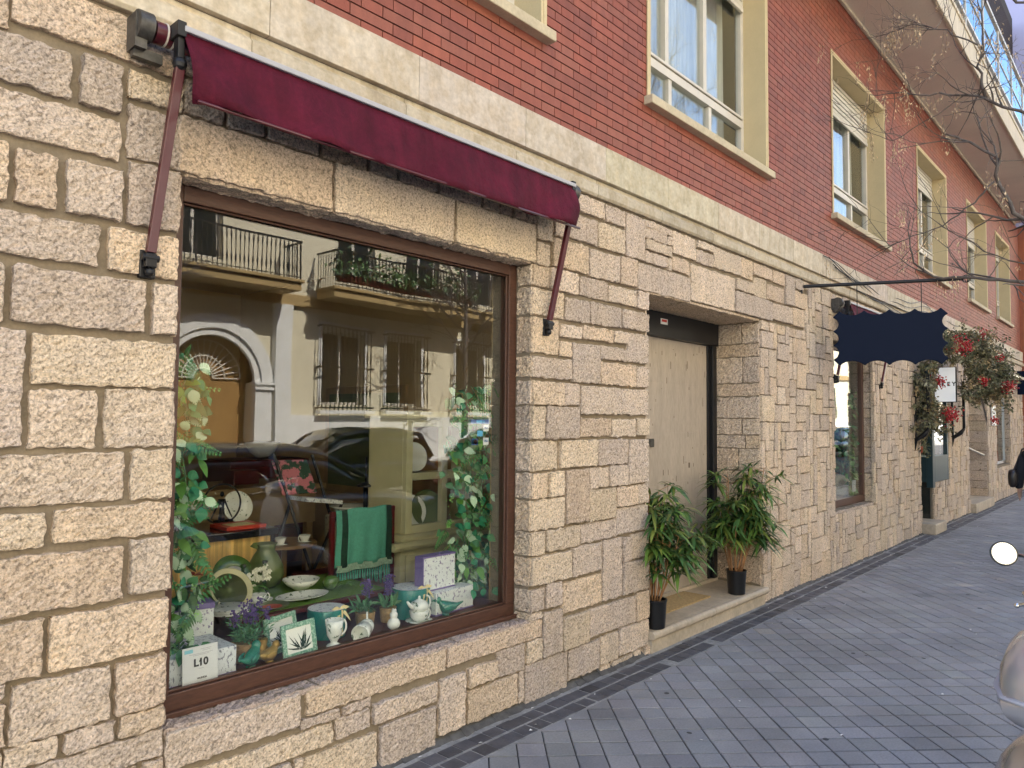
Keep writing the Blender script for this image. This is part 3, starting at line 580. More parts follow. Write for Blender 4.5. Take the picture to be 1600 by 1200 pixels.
# ---------------- main shop window
sw_ = MB(); a, b, c, d = 1.185, 3.217, .465, 2.508
sw_.box(a, b, .105, .175, c, c+.082); sw_.box(a, a+.065, .105, .175, c+.082, d); sw_.box(b-.065, b, .105, .175, c+.082, d); sw_.box(a+.065, b-.065, .105, .175, d-.065, d)
sw_.box(a, b, .075, .104, c, c+.022)
sw_.box(a+.065, b-.065, .12, .134, c+.0825, c+.092); sw_.box(a+.065, a+.074, .12, .134, c+.0925, d-.0655); sw_.box(b-.074, b-.065, .12, .134, c+.0925, d-.0655); sw_.box(a+.0745, b-.0745, .12, .134, d-.0745, d-.0655)
swin = sw_.build('shop_window', 'wood_frame', bld, bevel=.004)
MB().box(a+.06, b-.06, .139, .145, c+.075, d-.06).build('pane', 'glass', swin)
# interior of the shop
mb = MB(); mb.box(.2, 4.17, .301, 5.2, .1, .16); mb.build('shop_floor', 'shop_floor', bld)
mb = MB(); mb.box(.1, .2, .301, 5.2, .1, 3.0); mb.box(4.17, 4.27, .63, 5.2, .1, 3.0); mb.box(.2, 4.17, 5.2, 5.3, .1, 3.0); mb.box(.2, 4.175, .301, .31, 2.515, 3.0)
mb.box(.2, 1.178, .301, .31, .16, 2.515); mb.box(3.222, 4.17, .301, .31, .16, 2.515)
mb.build('shop_wall', 'shop_wall', bld)
MB().box(.1, 4.27, .301, 5.3, 3.0, 3.1).build('shop_ceiling', 'shop_ceiling', bld)
MB().box(1.182, 3.218, .176, 1.32, .20, .53).build('display_platform', 'display_floor', bld)
# ---------------- doorway
dw = MB(); Y0 = .44
dw.box(4.475, 4.53, Y0-.03, Y0+.06, .165, 2.512); dw.box(6.30, 6.378, Y0-.04, Y0+.06, .165, 2.30); dw.box(4.53, 6.378, Y0-.06, Y0+.06, 2.30, 2.505)
dw.box(6.25, 6.30, Y0-.012, Y0+.06, .165, 2.30)
door = dw.build('doorway', 'black_metal', bld, bevel=.004)
pn = MB(); q = random.Random(1)
zs = [.165, .62, 1.08, 1.50, 1.93, 2.298]
for i in range(5):
    for (xa, xb) in ((4.532, 6.246), ):
        pn.box(xa, xb, Y0, Y0+.04, zs[i]+.0004, zs[i+1]-.0004)
pan = pn.build('travertine_panel', 'travertine', door)
hm = MB()
for i in range(90):
    x_, z_ = q.uniform(4.7, 6.22), q.uniform(.3, 2.28); hm.box(x_, x_+q.uniform(.002, .006), Y0-.0012, Y0+.004, z_, z_+q.choice([.008, .02, .05, .07])*q.uniform(.5, 1.2))
hm.box(5.905, 5.925, Y0-.0012, Y0+.004, 1.19, 1.235); hm.build('travertine_pits', 'travertine_hole', pan)
sp = MB(); sp.box(5.20, 5.305, Y0-.012, Y0-.0005, 1.385, 1.455); sp.box(5.235, 5.30, Y0-.017, Y0-.0125, 1.395, 1.445); sp.build('switch_plate', 'grey_metal', pan, bevel=.002)
st = MB(); st.box(5.325, 5.435, Y0-.064, Y0-.0605, 2.405, 2.452); s_ = st.build('alarm_sticker', 'white_plastic', door); MB().box(5.34, 5.42, Y0-.0655, Y0-.0642, 2.425, 2.445).build('sticker_text', 'red_ink', s_)
mb = MB(); mb.box(4.475, 5.40, -.02, Y0-.04, .02, .145); mb.box(5.402, 6.385, -.02, Y0-.04, .02, .145); mb.box(4.475, 6.385, Y0-.039, .62, .02, .17)
stp = mb.build('door_step', 'travertine_step', bld, bevel=.003)
nm = MB(); prof = [(-.02, .085), (-.060, .090), (-.072, .105), (-.070, .130), (-.055, .145), (-.02, .1455)]
for xa, xb in ((4.478, 5.4), (5.402, 6.42)): nm.prism(prof, 0, xa, xb)
nm.build('step_nosing', 'travertine_step', stp, bevel=.006)
mb = MB(); mb.box(4.48, 6.38, -.045, -.021, -.01, .084); mb.build('step_riser', 'travertine_step', stp)
dm = MB(); dm.box(4.95, 5.70, .13, .38, .1465, .156); dmo = dm.build('door_mat', 'straw', None, (5.25, .2, .16)); tag(dmo, 'flat tan door mat behind the bamboo plant in the doorway', 'mat')
# ---------------- second shop window
a, b, c, d = 8.305, 9.745, .635, 2.495
sw2 = MB(); sw2.box(a, b, .10, .16, c, c+.085); sw2.box(a, a+.06, .10, .16, c+.085, d); sw2.box(b-.06, b, .10, .16, c+.085, d); sw2.box(a+.06, b-.06, .10, .16, d-.06, d)
w2 = sw2.build('shop_window', 'wood_frame', bld, bevel=.004); MB().box(a+.055, b-.055, .125, .131, c+.08, d-.055).build('pane', 'glass_up', w2)
mb = MB(); mb.box(7.2, 11.2, .301, 4, .05, .16); mb.box(7.1, 7.2, .301, 4, .05, 3); mb.box(11.2, 11.3, .301, 4, .05, 3); mb.box(7.2, 11.2, 4, 4.1, .05, 3); mb.box(7.1, 11.3, .301, 4.1, 3.0, 3.1)
mb.build('second_shop_room', 'shop_wall', bld)
MB().box(8.32, 9.73, .161, 1.1, .3, .70).build('display_platform', 'desk_wood', bld)
# ---------------- third shop: dark teal door and flush display window
mb = MB(); y = .06
mb.box(12.72, 12.80, -.03, y, .62, 2.5); mb.box(13.64, 13.72, -.03, y, .70, 2.5); mb.box(12.80, 13.64, -.03, y, .70, 1.10); mb.box(12.80, 13.64, -.03, y, 2.42, 2.5)
mb.box(12.655, 12.719, -.03, .06, .62, 2.5); mb.box(12.665, 12.70, .061, .85, .70, 1.08); mb.box(12.665, 12.70, .061, .85, 2.40, 2.5); mb.box(12.665, 12.70, .80, .85, 1.081, 2.399)
w3 = mb.build('shop_window', 'dark_teal', bld, bevel=.004); MB().box(12.675, 12.685, .061, .80, 1.08, 2.40).build('side_pane', 'glass_clear', w3); MB().box(12.67, 12.695, .02, .85, .15, .699).build('base_panel', 'car_glass', w3); MB().box(12.8, 13.64, .0, .006, 1.1, 2.42).build('pane', 'glass_up', w3)
mb = MB(); mb.box(11.975, 12.65, .85, .9, .15, 2.4); mb.box(11.975, 12.65, .80, .849, .15, 1.0); d3 = mb.build('shop_door', 'dark_teal', bld)
MB().box(12.05, 12.60, .82, .835, 1.05, 2.3).build('pane', 'glass_up', d3)
mb = MB(); mb.box(11.98, 12.66, -.20, .8, .0, .15); mb.build('door_step', 'travertine_step', bld, bevel=.01)
mb = MB(); mb.box(11.6, 15.3, 3, 3.1, .05, 3); mb.box(11.5, 11.6, .301, 3, .05, 3); mb.box(11.6, 15.3, .301, 3.1, 3.0, 3.1); mb.box(11.6, 15.3, .9, 3, .05, .12); mb.build('third_shop_room', 'ceramic', bld)
MB().box(12.8, 13.64, .061, .7, .9, 1.08).build('display_platform', 'white_plastic', bld)
# ---------------- recessed stair
mb = MB(); mb.box(15.40, 17.2, -.12, .35, .0, .17); mb.box(15.42, 17.2, .351, .70, .0, .34); mb.box(15.42, 17.2, .701, 1.2, .0, .51); mb.build('entrance_steps', 'travertine_step', bld, bevel=.01)
mb = MB(); mb.box(15.3, 17.3, 1.2, 1.3, 0, 3.0); mb.box(15.3, 17.3, .301, 1.2, 2.6, 3.0); mb.build('entrance_wall', 'mortar', bld)
mb = MB(); mb.tube([(17.1, .75, 1.36), (17.1, .02, .98)], .018, 8); mb.tube([(17.1, .7, 1.33), (17.19, .7, 1.30)], .01, 6); mb.tube([(17.1, .08, 1.0), (17.19, .08, .98)], .01, 6)
tag(mb.build('handrail', 'steel', None, (17.1, .4, .1), smooth=True), 'short steel handrail sloping up inside the recessed stone entrance', 'handrail')
# ---------------- fourth window
a, b, c, d = 18.31, 19.99, .73, 2.59
mb = MB(); mb.box(a, b, .08, .12, c, c+.05); mb.box(a, a+.04, .08, .12, c+.05, d); mb.box(b-.04, b, .08, .12, c+.05, d); mb.box(a+.04, b-.04, .08, .12, d-.05, d)
mb.box(18.2, 20.15, -.30, .0, 2.60, 2.66); w4 = mb.build('shop_window', 'steel', bld); MB().box(a+.035, b-.035, .10, .106, c+.045, d-.045).build('pane', 'glass_up', w4)
mb = MB(); mb.box(17.8, 21, 2.5, 2.6, .05, 3); mb.box(17.7, 17.8, .301, 2.6, .05, 3); mb.box(21, 21.1, .301, 2.6, .05, 3); mb.box(17.7, 21.1, .301, 2.6, 3.0, 3.1); mb.box(17.8, 21, .301, 2.5, .05, .2); mb.build('fourth_shop_room', 'shop_wall', bld)
# small fixings on the building
s_ = MB().box(17.60, 18.02, -.055, -.035, 1.57, 1.96).build('wall_plaque', 'white_plastic', None, (17.8, -.04, 1.57), bevel=.004)
tag(s_, 'small white wall plaque with dark writing on the stone pier beside the recessed entrance', 'sign')
t_ = MB()
for i in range(4): t_.box(17.68, 17.94-.05*(i % 2), -.0562, -.0552, 1.88-.075*i, 1.91-.075*i)
t_.build('plaque_writing', 'black_ink', s_)
s_ = MB().box(20.9, 20.98, -.62, -.06, 2.30, 2.86); s_.box(20.92, 20.96, -.06, .0, 2.72, 2.76)
s_ = s_.build('projecting_sign', 'navy', None, (20.9, 0, 2.3), bevel=.006); tag(s_, 'dark navy projecting sign on the far end of the stone wall', 'sign')
# ------------------------------------------------------------------ awnings
def awning(x0, x1, zt, zb, label, arms=True, yF=-.17):
    t = thing('awning', ((x0+x1)/2, 0, zt), label, 'awning', 'burgundy drop awnings over the shop windows')
    n = 90; vs = []; q = random.Random(int(x0*10)); xa, xb = x0+.05, x1-.04
    rows = 7
    for j in range(rows+1):
        f = j/rows
        for i in range(n+1):
            u_ = i/n; x_ = xa+(xb-xa)*u_+(f*.035 if u_ < .5 else -f*.02)*abs(1-2*u_)
            e = min(u_, 1-u_)
            y_ = yF-.055*f+.012*math.sin(u_*17)*f+.042*math.sin(34*(e-f*.13))*math.exp(-e*8)*f+.010*math.sin(u_*38+f*2.5)*f+.004*math.sin(u_*60+f*3)*f
            z_ = zt-(zt-zb)*f-.010*math.sin(math.pi*u_)*f
            vs.append((x_, y_, z_))
    fs = [(j*(n+1)+i, j*(n+1)+i+1, (j+1)*(n+1)+i+1, (j+1)*(n+1)+i) for j in range(rows) for i in range(n)]
    va = MB().add(vs, fs).build('valance', 'burgundy_fabric', t, smooth=True, fix=False)
    sm = va.modifiers.new('solid', 'SOLIDIFY'); sm.thickness = .003
    # top cloth from the roller to the front bar
    MB().add([(xa, -.06, zt+.03), (xb, -.06, zt+.03), (xb, yF+.004, zt+.016), (xa, yF+.004, zt+.016)], [(0, 1, 2, 3)]).build('top_cloth', 'burgundy_fabric', t, fix=False).modifiers.new('solid', 'SOLIDIFY').thickness = .004
    fb = MB(); fb.box(xa, xb, yF-.016, yF+.0035, zt+.0, zt+.022); fb.build('front_bar', 'grey_trim', t, bevel=.004)
    hb = MB(); hb.tube([(xa+.035, yF-.055, zb-.004), (xb-.02, yF-.055, zb-.004)], .007, 6); hb.build('hem_bar', 'burgundy_metal', t, smooth=True)
    ro = MB(); ro.tube([(x0-.02, -.085, zt+.005), (x1+.02, -.085, zt+.005)], .040, 16); ro.build('roller', 'burgundy_metal', t, smooth=True, angle=40)
    rg = MB()
    for xx in (x0+.015, x0+.04): rg.tube([(xx, -.085, zt+.005), (xx+.006, -.085, zt+.005)], .043, 16)
    rg.build('roller_ring', 'white_frame', t, smooth=True, angle=40)
    for xx in (x0-.08, x1+.02):
        bx = MB()
        bx.tube([(xx, -.085, zt+.008), (xx+.05, -.085, zt+.008)], .052, 14); bx.box(xx-.005, xx+.035, -.10, -.02, zt-.075, zt+.05); bx.box(xx, xx+.1, -.075, -.045, zt-.10, zt-.065); bx.build('end_bracket', 'grey_metal', t, smooth=True, angle=35)
    for xx, xl in ((xa-.005, x0+.01), (xb-.01, x1-.115 if arms else x1-.1)):
        am = MB(); am.box(xx-.02, xx+.012, yF-.012, -.06, zt-.02, zt+.035); am.ball((xx, yF+.01, zt-.115), .026, 10); am.box(xx-.012, xx+.012, yF, yF+.04, zt-.11, zt-.0)
        am.build('arm_joint', 'black_metal', t, bevel=.003)
        lo = V(xl, -.05, zt-.78); hi = V(xx, yF+.01, zt-.125)
        ar = MB(); dd = (hi-lo).normalized(); sx = V(1, 0, 0); sy = dd.cross(sx).normalized(); ar.obox((lo+hi)/2, sx*.0165, sy*.012, dd*(hi-lo).length/2)
        ar.obox((lo+hi)/2-sy*-.0125, sx*.004, sy*.003, dd*(hi-lo).length/2*.98); ar.build('arm', 'burgundy_metal', t, bevel=.004)
        br_ = MB(); br_.box(xl-.028, xl+.028, -.03, -.005, lo.z-.09, lo.z+.01); br_.box(xl-.02, xl+.02, -.062, -.03, lo.z-.055, lo.z-.005); br_.tube([(xl-.03, -.05, lo.z-.02), (xl+.03, -.05, lo.z-.02)], .014, 10); br_.ball((xl, -.045, lo.z-.07), .018, 8)
        br_.build('wall_bracket', 'black_metal', t, bevel=.004)
    return t
awning(1.06, 3.45, 2.965, 2.715, 'burgundy drop awning folded above the large shop window with its long valance hanging')
awning(8.33, 10.1, 2.90, 2.66, 'burgundy awning partly hidden behind the hanging navy sign board', arms=False)
# ------------------------------------------------------------------ hanging sign on its bar
P0 = V(7.40, 0, 2.965); P1 = V(7.94, -1.32, 2.965); D = (P1-P0).normalized(); LB = (P1-P0).length
hs = thing('hanging_sign', (7.4, 0, 2.96), 'scallop edged navy sign board hanging from a long black wall bar', 'sign')
mb = MB(); mb.tube([P0, P1], .017, 12); mb.obox(P0+D*.012, V(D.y, -D.x, 0)*.03, D*.01, V(0, 0, .075)); mb.build('wall_bar', 'black_metal', hs, smooth=True, angle=40)
mb = MB()
for k in range(3): 
    a_ = k*math.pi/3; ring = [P1+D*.03+V(0, 0, 1)*.035*math.cos(t)+(D*math.cos(a_)+V(D.y, -D.x, 0)*math.sin(a_))*.035*math.sin(t) for t in [i*math.pi/8 for i in range(17)]]; mb.tube(ring, .004, 5)
mb.build('bar_finial', 'black_metal', hs, smooth=True)
def scal():
    # outline (s along bar, z) of the board with concave scallops
    s0, s1, z0, z1 = .30, 1.30, 2.16, 2.70; pts = []
    def edge(a, b, n, inward, depth):
        for i in range(n):
            for j in range(8):
                t = j/8; u_ = (i+t)/n; p = (a[0]+(b[0]-a[0])*u_, a[1]+(b[1]-a[1])*u_); dd = depth*math.sin(math.pi*t)**.7; pts.append((p[0]+inward[0]*dd, p[1]+inward[1]*dd))
    m_ = .06; edge((s0+m_, z0), (s1-m_, z0), 4, (0, 1), .045); edge((s1-m_, z0), (s1, z0+m_), 1, (-.3, .3), 0); edge((s1, z0+m_), (s1, z1-m_), 3, (-1, 0), .05); edge((s1, z1-m_), (s1-m_, z1), 1, (0, 0), 0)
    edge((s1-m_, z1), (s0+m_, z1), 4, (0, -1), .045); edge((s0+m_, z1), (s0, z1-m_), 1, (0, 0), 0); edge((s0, z1-m_), (s0, z0+m_), 3, (1, 0), .05); edge((s0, z0+m_), (s0+m_, z0), 1, (0, 0), 0)
    return pts
sc = scal(); nrm = V(D.y, -D.x, 0); vs = [P0+D*s+V(0, 0, z-P0.z)+nrm*t for t in (-.016, .016) for s, z in sc]; n = len(sc)
mb = MB().add(vs, [tuple(range(n)), tuple(range(n, 2*n))[::-1]]+[(i, (i+1) % n, n+(i+1) % n, n+i) for i in range(n)]); bo = mb.build('sign_board', 'navy', hs, bevel=.006)
cx_, cz_ = .80, 2.43; sc2 = [(cx_+(s-cx_)*.93, cz_+(z-cz_)*.9) for s, z in sc]; sc3 = [(cx_+(s-cx_)*.91, cz_+(z-cz_)*.87) for s, z in sc]
for sg in (-1, 1):
    vs = [P0+D*s+V(0, 0, z-P0.z)+nrm*sg*.0168 for s, z in sc2+sc3]; MB().add(vs, [(i, (i+1) % n, n+(i+1) % n, n+i) for i in range(n)]).build('border_line', 'navy', bo, fix=False)
for s in (.52, 1.08):
    mb = MB(); mb.tube([P0+D*s, P0+D*s+V(0, 0, -.32)], .004, 6); mb.build('hanger', 'black_metal', hs)
# loose cables along the band
mb = MB(); q = random.Random(8)
for k in range(5):
    x0_, x1_ = 7.9+.12*k, 12.5+.5*k; pts = []
    for i in range(25):
        f = i/24; pts.append((x0_+(x1_-x0_)*f, -.062-.02*math.sin(f*9+k), 3.36-.02*k-.22*math.sin(math.pi*min(1, f*1.15))**1*(.6+.12*k)+.02*math.sin(f*23+k*2)))
    mb.tube(pts, .0045, 5)
tag(mb.build('cables', 'black_metal', None, (8, -.06, 3.3), smooth=True), 'loose black cables sagging along the pale stone band', 'cables')
# ------------------------------------------------------------------ potted bamboo plants in the doorway
def lin(a, b, t): return a+(b-a)*t
def bamboo(loc, label, seed, hgt, spread, lean=(0, 0), wall=None):
    q = random.Random(seed); t = thing('potted_bamboo', loc, label, 'potted plant', 'bamboo plants in the doorway'); L_ = Vector(loc)
    mb = MB(); mb.lathe([(.066, 0), (.070, .004), (.082, .19), (.086, .192), (.086, .20), (.078, .20), (.076, .18)], loc, n=28); pot = mb.build('pot', 'pot_black', t, smooth=True, angle=40)
    MB().lathe([(.0001, .178), (.077, .178)], loc, n=20).build('soil', 'soil', pot)
    cn = MB(); lf = MB()
    for i in range(15):
        a = q.uniform(0, 6.283); r0 = q.uniform(.01, .055); H = hgt*q.uniform(.55, 1.0); out = q.uniform(.04, spread*.55)
        b = L_+V(r0*math.cos(a), r0*math.sin(a), .17); a2 = a+q.uniform(-.5, .5); e = b+V(out*math.cos(a2)+lean[0]*H, out*math.sin(a2)+lean[1]*H, H-.17)
        pts = [b.lerp(e, f)+V(math.cos(a2), math.sin(a2), 0)*(.02*math.sin(f*3.1)) for f in [k/8 for k in range(9)]]
        cn.tube(pts, [.0062*(1-.6*k/8) for k in range(9)], 6)
        nb = q.randint(4, 6)
        for k in range(nb):
            f = lin(.40, 1.03, (k+q.random()*.8)/nb); f = min(f, 1); p = b.lerp(e, f); ba = q.uniform(0, 6.283); bl = q.uniform(.05, spread*.62)*(1.1-f*.4)
            p2 = p+V(math.cos(ba)*bl, math.sin(ba)*bl, bl*q.uniform(.3, .9)); p3 = p2+V(math.cos(ba)*bl*.5, math.sin(ba)*bl*.5, -bl*.05)
            cn.tube([p, p2, p3], [.0028, .0018, .001], 4)
            for c_ in (p2, p3, p2.lerp(p3, .5)):
                base = q.uniform(0, 6.283)
                for m_ in range(q.randint(5, 7)):
                    an = base+m_*1.0+q.uniform(-.3, .3); el = q.uniform(-.45, .65)
                    d = V(math.cos(an)*math.cos(el), math.sin(an)*math.cos(el), math.sin(el)); d = (d+V(math.cos(ba), math.sin(ba), 0)*.35).normalized()
                    v = q.gauss(1, .22); g = q.random()
                    col = (v*.55, v*.8, v*.66) if g < .45 else (v*1.0, v*1.15, v*.65) if g < .82 else (v*1.9, v*1.5, v*.9)
                    ln = q.uniform(.12, .21); tip = c_+d*ln
                    if wall and (min(c_.x, tip.x) < wall[0]+.01 or max(c_.x, tip.x) > wall[1]-.01) and max(c_.y, tip.y) > -.05: continue
                    if max(tip.y, c_.y) > .42: continue
                    lf.leaf(c_, d, (0, 0, 1), ln, q.uniform(.020, .031), droop=q.uniform(.15, .6), seg=4, col=col)
    cn.build('canes', 'cane', t, smooth=True); lf.build('leaves', 'leaf', t, tint=True, fix=False, smooth=True)
    return t
bamboo((4.60, .0, .147), 'bushy potted bamboo in a black pot at the near end of the doorstep', 21, 1.0, .27, (.10, -.02), (4.475, 6.37))
bamboo((5.97, .03, .147), 'tall potted bamboo in a black pot beside the far stone jamb of the doorway', 22, 1.08, .30, (.05, -.04), (4.475, 6.37))
# ------------------------------------------------------------------ dried flower arrangement over the third shop
fa = thing('dried_flower_garland', (12.8, 0, 2.4), 'big dried flower garland with red berry sprays arching over the small shopfront', 'flower garland')
q = random.Random(33); gp = [V(11.75, -.16, 1.55), V(11.75, -.20, 1.9), V(11.8, -.24, 2.25), V(12.1, -.32, 2.6), V(12.7, -.42, 2.78), V(13.4, -.52, 2.75), V(14.0, -.62, 2.55), V(14.3, -.66, 2.3), V(14.0, -.55, 2.15), V(13.6, -.45, 2.3), V(12.2, -.28, 2.2), V(12.0, -.2, 1.75)]
tw = MB(); lv = MB(); be = MB()
tw.tube(gp[:9], .02, 6)
for i in range(520):
    f = q.uniform(0, len(gp)-1.001); k = int(f); p = gp[k].lerp(gp[k+1], f-k)+V(q.gauss(0, .14), q.gauss(0, .09), q.gauss(0, .13))
    p.y = min(p.y, -.06); d = V(q.gauss(0, 1), q.gauss(-.4, .7), q.gauss(.1, 1)).normalized(); ln = q.uniform(.12, .34); e = p+d*ln; e.y = min(e.y, -.05)
    inb = [c_.x < 12.97 and -.36 < -2.75+(c_.y+2.75)*12.96/c_.x < -.04 and 1.90 < 1.6+(c_.z-1.6)*12.96/c_.x < 2.52 for c_ in (p, (p+e)/2, e)]
    if any(inb): continue
    tw.tube([p, (p+e)/2+V(0, 0, .02), e], [.004, .003, .0015], 4)
    base = q.choice([(.6, .52, .38), (.36, .42, .32), (.28, .36, .30), (1.1, 1.0, .8), (.42, .44, .32), (.55, .62, .58), (.3, .34, .24)])
    for m_ in range(q.randint(26, 38)):
        c_ = p.lerp(e, q.uniform(.15, 1.05))+V(q.gauss(0, .02), q.gauss(0, .02), q.gauss(0, .02)); c_.y = min(c_.y, -.03); v = q.gauss(1, .25)
        ys = -2.75+(c_.y+2.75)*12.96/c_.x; zs = 1.6+(c_.z-1.6)*12.96/c_.x
        if c_.x < 12.97 and -.36 < ys < -.04 and 1.90 < zs < 2.52: continue
        d2 = V(q.gauss(0, 1), q.gauss(0, 1), q.gauss(0, 1)).normalized()
        lv.leaf(c_, d2, (q.gauss(0, 1), q.gauss(0, 1), 1), q.uniform(.03, .08), q.uniform(.016, .036), droop=.2, seg=2 if q.random() < .5 else 3, col=(base[0]*v, base[1]*v, base[2]*v))
for (p, s_, n_) in ((V(12.15, -.46, 2.72), .10, 190), (V(12.05, -.16, 2.20), .08, 130), (V(11.92, -.34, 1.72), .09, 150), (V(13.5, -.72, 2.62), .05, 40), (V(13.9, -.76, 2.22), .08, 90), (V(13.2, -.55, 2.25), .05, 50), (V(12.9, -.6, 2.95), .05, 30), (V(13.55, -.62, 1.66), .05, 40), (V(14.2, -.7, 2.2), .1, 70)):
    for i in range(n_):
        c_ = p+V(q.gauss(-.12, s_), q.gauss(-.10, s_*.6), q.gauss(0, s_*.6)); v = q.gauss(1, .25); c_.y = min(c_.y, -.05); be.ball(c_, q.uniform(.009, .014), 5, col=(v, v, v))
for k in range(18): p = V(13.55, -.6, 1.66)+V(q.gauss(0, .03), 0, q.gauss(0, .05)); tw.tube([p, V(13.5, -.5, 2.2)], .002, 4)
tw.build('twigs', 'bark', fa); lv.build('leaves', 'dry', fa, tint=True, fix=False); be.build('berries', 'berry', fa, tint=True, smooth=True)
# lightbox sign and the two rail brackets under the garland
lb = thing('lightbox_sign', (13.0, -.13, 1.93), 'white square box sign with dark edges projecting through the flower garland', 'sign')
MB().box(12.965, 13.035, -.30, .0, 1.93, 2.48).build('sign_case', 'black_metal', lb, bevel=.003); MB().box(12.955, 12.9645, -.292, -.01, 1.94, 2.47).build('sign_face', 'lightbox_face', lb)
text("K E Y", .085, (12.953, -.20, 2.21), (R(90), 0, R(-90)), 'black_ink', lb, bold=.003)
for x_, lab in ((11.66, 'black iron rail bracket low on the wall left of the teal door, under the garland'), (14.05, 'black iron rail bracket on the wall right of the teal display window')):
    b_ = thing('rail_bracket', (x_, 0, 1.35), lab, 'bracket', 'black iron brackets either side of the small shopfront'); h_ = 2.0
    mb = MB(); mb.box(x_-.02, x_+.02, -.05, -.015, 1.35, 2.3); mb.build('back_rail', 'black_metal', b_); mb = MB(); mb.box(x_-.02, x_+.02, -.22, -.18, 1.52, 2.3); mb.build('front_rail', 'black_metal', b_)
    mb = MB(); mb.tube([(x_, -.20, 1.52), (x_, -.15, 1.45), (x_, -.03, 1.36), (x_, -.02, 1.22)], [.02, .035, .03, .01], 8); mb.build('foot', 'black_metal', b_, smooth=True)
# ------------------------------------------------------------------ street tree: bare limbs with hanging dry keys
tr = thing('street_tree', (8.5, -2.55, 0), 'leafless street tree reaching over the pavement with hanging dry seed bunches', 'tree')
q = random.Random(12)
def pxp(pts, X): # authored as (y,z) on the upright plane x=X
    return [V(X+dx, y, z) for (y, z, dx) in pts]
trunk = [V(8.5, -2.55, -.1), V(8.48, -2.5, 1.2), V(8.42, -2.42, 2.3), V(8.35, -2.36, 3.1), V(8.3, -2.2, 4.2), V(8.2, -2.1, 5.4), V(8.15, -2.0, 6.8)]
MB().tube(trunk, [.11, .095, .088, .08, .066, .05, .03], 14).build('trunk', 'bark', tr, smooth=True)
lim = MB(); twg = MB(); sdm = MB()
def keys(p, n, L_=.22):
    for i in range(n):
        s0 = p+V(q.gauss(0, .02), q.gauss(0, .02), 0); l = L_*q.uniform(.5, 1.3); e = s0+V(q.gauss(0, .02), q.gauss(0, .02), -l); twg.tube([s0, e], .0011, 3)
        for k in range(int(l*55)):
            c_ = s0.lerp(e, q.random())+V(q.gauss(0, .012), q.gauss(0, .012), 0); v = q.gauss(1.25, .25)
            sdm.leaf(c_, V(q.gauss(0, .4), q.gauss(0, .4), -1), (q.gauss(0, 1), q.gauss(0, 1), 0), q.uniform(.022, .04), q.uniform(.006, .012), droop=0, seg=2, col=(v*1.25, v*1.1, v*.98))
def twig(p, d, l, r, dep):
    n = 5; pts = [p]; c = Vector(p); dd = Vector(d).normalized()
    for i in range(n):
        dd = (dd+V(q.gauss(0, .16), q.gauss(0, .16), q.gauss(.03, .16))).normalized(); c = c+dd*l/n
        if c.y > -.10: c.y = -.10
        pts.append(Vector(c))
    (lim if r > .006 else twg).tube(pts, [r*(1-.65*i/n) for i in range(n+1)], 6 if r > .006 else 4, cap=False)
    if dep > 0:
        for k in range(q.randint(2, 4)):
            i = q.randint(1, n); nd = (dd+V(q.gauss(0, .7), q.gauss(0, .7), q.gauss(0, .7))).normalized(); twig(pts[i], nd, l*q.uniform(.4, .75), r*.55, dep-1)
    elif q.random() < .16: keys(pts[-1], q.randint(1, 2))
def limb(pts, r0, r1, sub=6, dep=1, kk=3):
    n = len(pts)-1; fine = []
    for i in range(n):
        for k in range(4): fine.append(pts[i].lerp(pts[i+1], k/4)+V(q.gauss(0, .008), q.gauss(0, .008), q.gauss(0, .008)))
    fine.append(pts[-1]); m_ = len(fine)-1; lim.tube(fine, [.75*lin(r0, r1, i/m_) for i in range(m_+1)], 8)
    for k in range(sub):
        i = q.randint(int(m_*.25), m_); d = (fine[min(i+1, m_)]-fine[max(i-1, 0)]).normalized(); d = (d+V(q.gauss(0, .7), q.gauss(0, .7), q.gauss(.1, .7))).normalized()
        twig(fine[i], d, q.uniform(.25, .7), max(.004, lin(r0, r1, i/m_)*.5), dep)
    for k in range(kk): keys(fine[q.randint(m_//2, m_)], q.randint(2, 4))
X = 7.8
limb([trunk[2], V(8.1, -2.1, 2.75), V(7.8, -1.82, 2.86), V(7.8, -1.45, 2.93), V(7.8, -1.1, 3.0), V(7.75, -.95, 3.15), V(7.7, -.93, 3.4)], .030, .008, 7, 1, 2)
limb([trunk[3], V(8.0, -2.0, 3.25), V(7.85, -1.75, 3.5), V(7.8, -1.62, 3.85), V(7.8, -1.66, 3.98), V(7.75, -1.42, 4.2), V(7.7, -1.25, 4.3)], .032, .010, 8, 1, 2)
limb([V(7.8, -1.60, 3.80), V(7.78, -1.45, 3.62), V(7.75, -1.2, 3.45), V(7.7, -.9, 3.36), V(7.68, -.62, 3.30)], .012, .003, 7, 1, 3)
limb([trunk[4], V(8.0, -1.95, 4.35), V(7.85, -1.75, 4.45), V(7.8, -1.5, 4.62), V(7.75, -1.2, 4.72), V(7.7, -.9, 4.78), V(7.68, -.6, 4.86)], .024, .004, 12, 2, 8)
limb([V(7.8, -1.55, 4.6), V(7.8, -1.52, 4.9), V(7.82, -1.55, 5.3), V(7.8, -1.48, 5.7)], .018, .005, 8, 2, 5)
limb([V(7.8, -1.5, 5.1), V(7.75, -1.25, 5.3), V(7.7, -1.0, 5.45), V(7.7, -.75, 5.42)], .010, .003, 9, 2, 8)
limb([trunk[5], V(8.0, -1.8, 5.5), V(7.9, -1.5, 5.9), V(7.85, -1.2, 6.1)], .02, .005, 9, 2, 6)
limb([V(7.8, -1.4, 4.65), V(7.75, -1.1, 4.5), V(7.7, -.8, 4.35), V(7.7, -.55, 4.5)], .008, .003, 7, 1, 4)
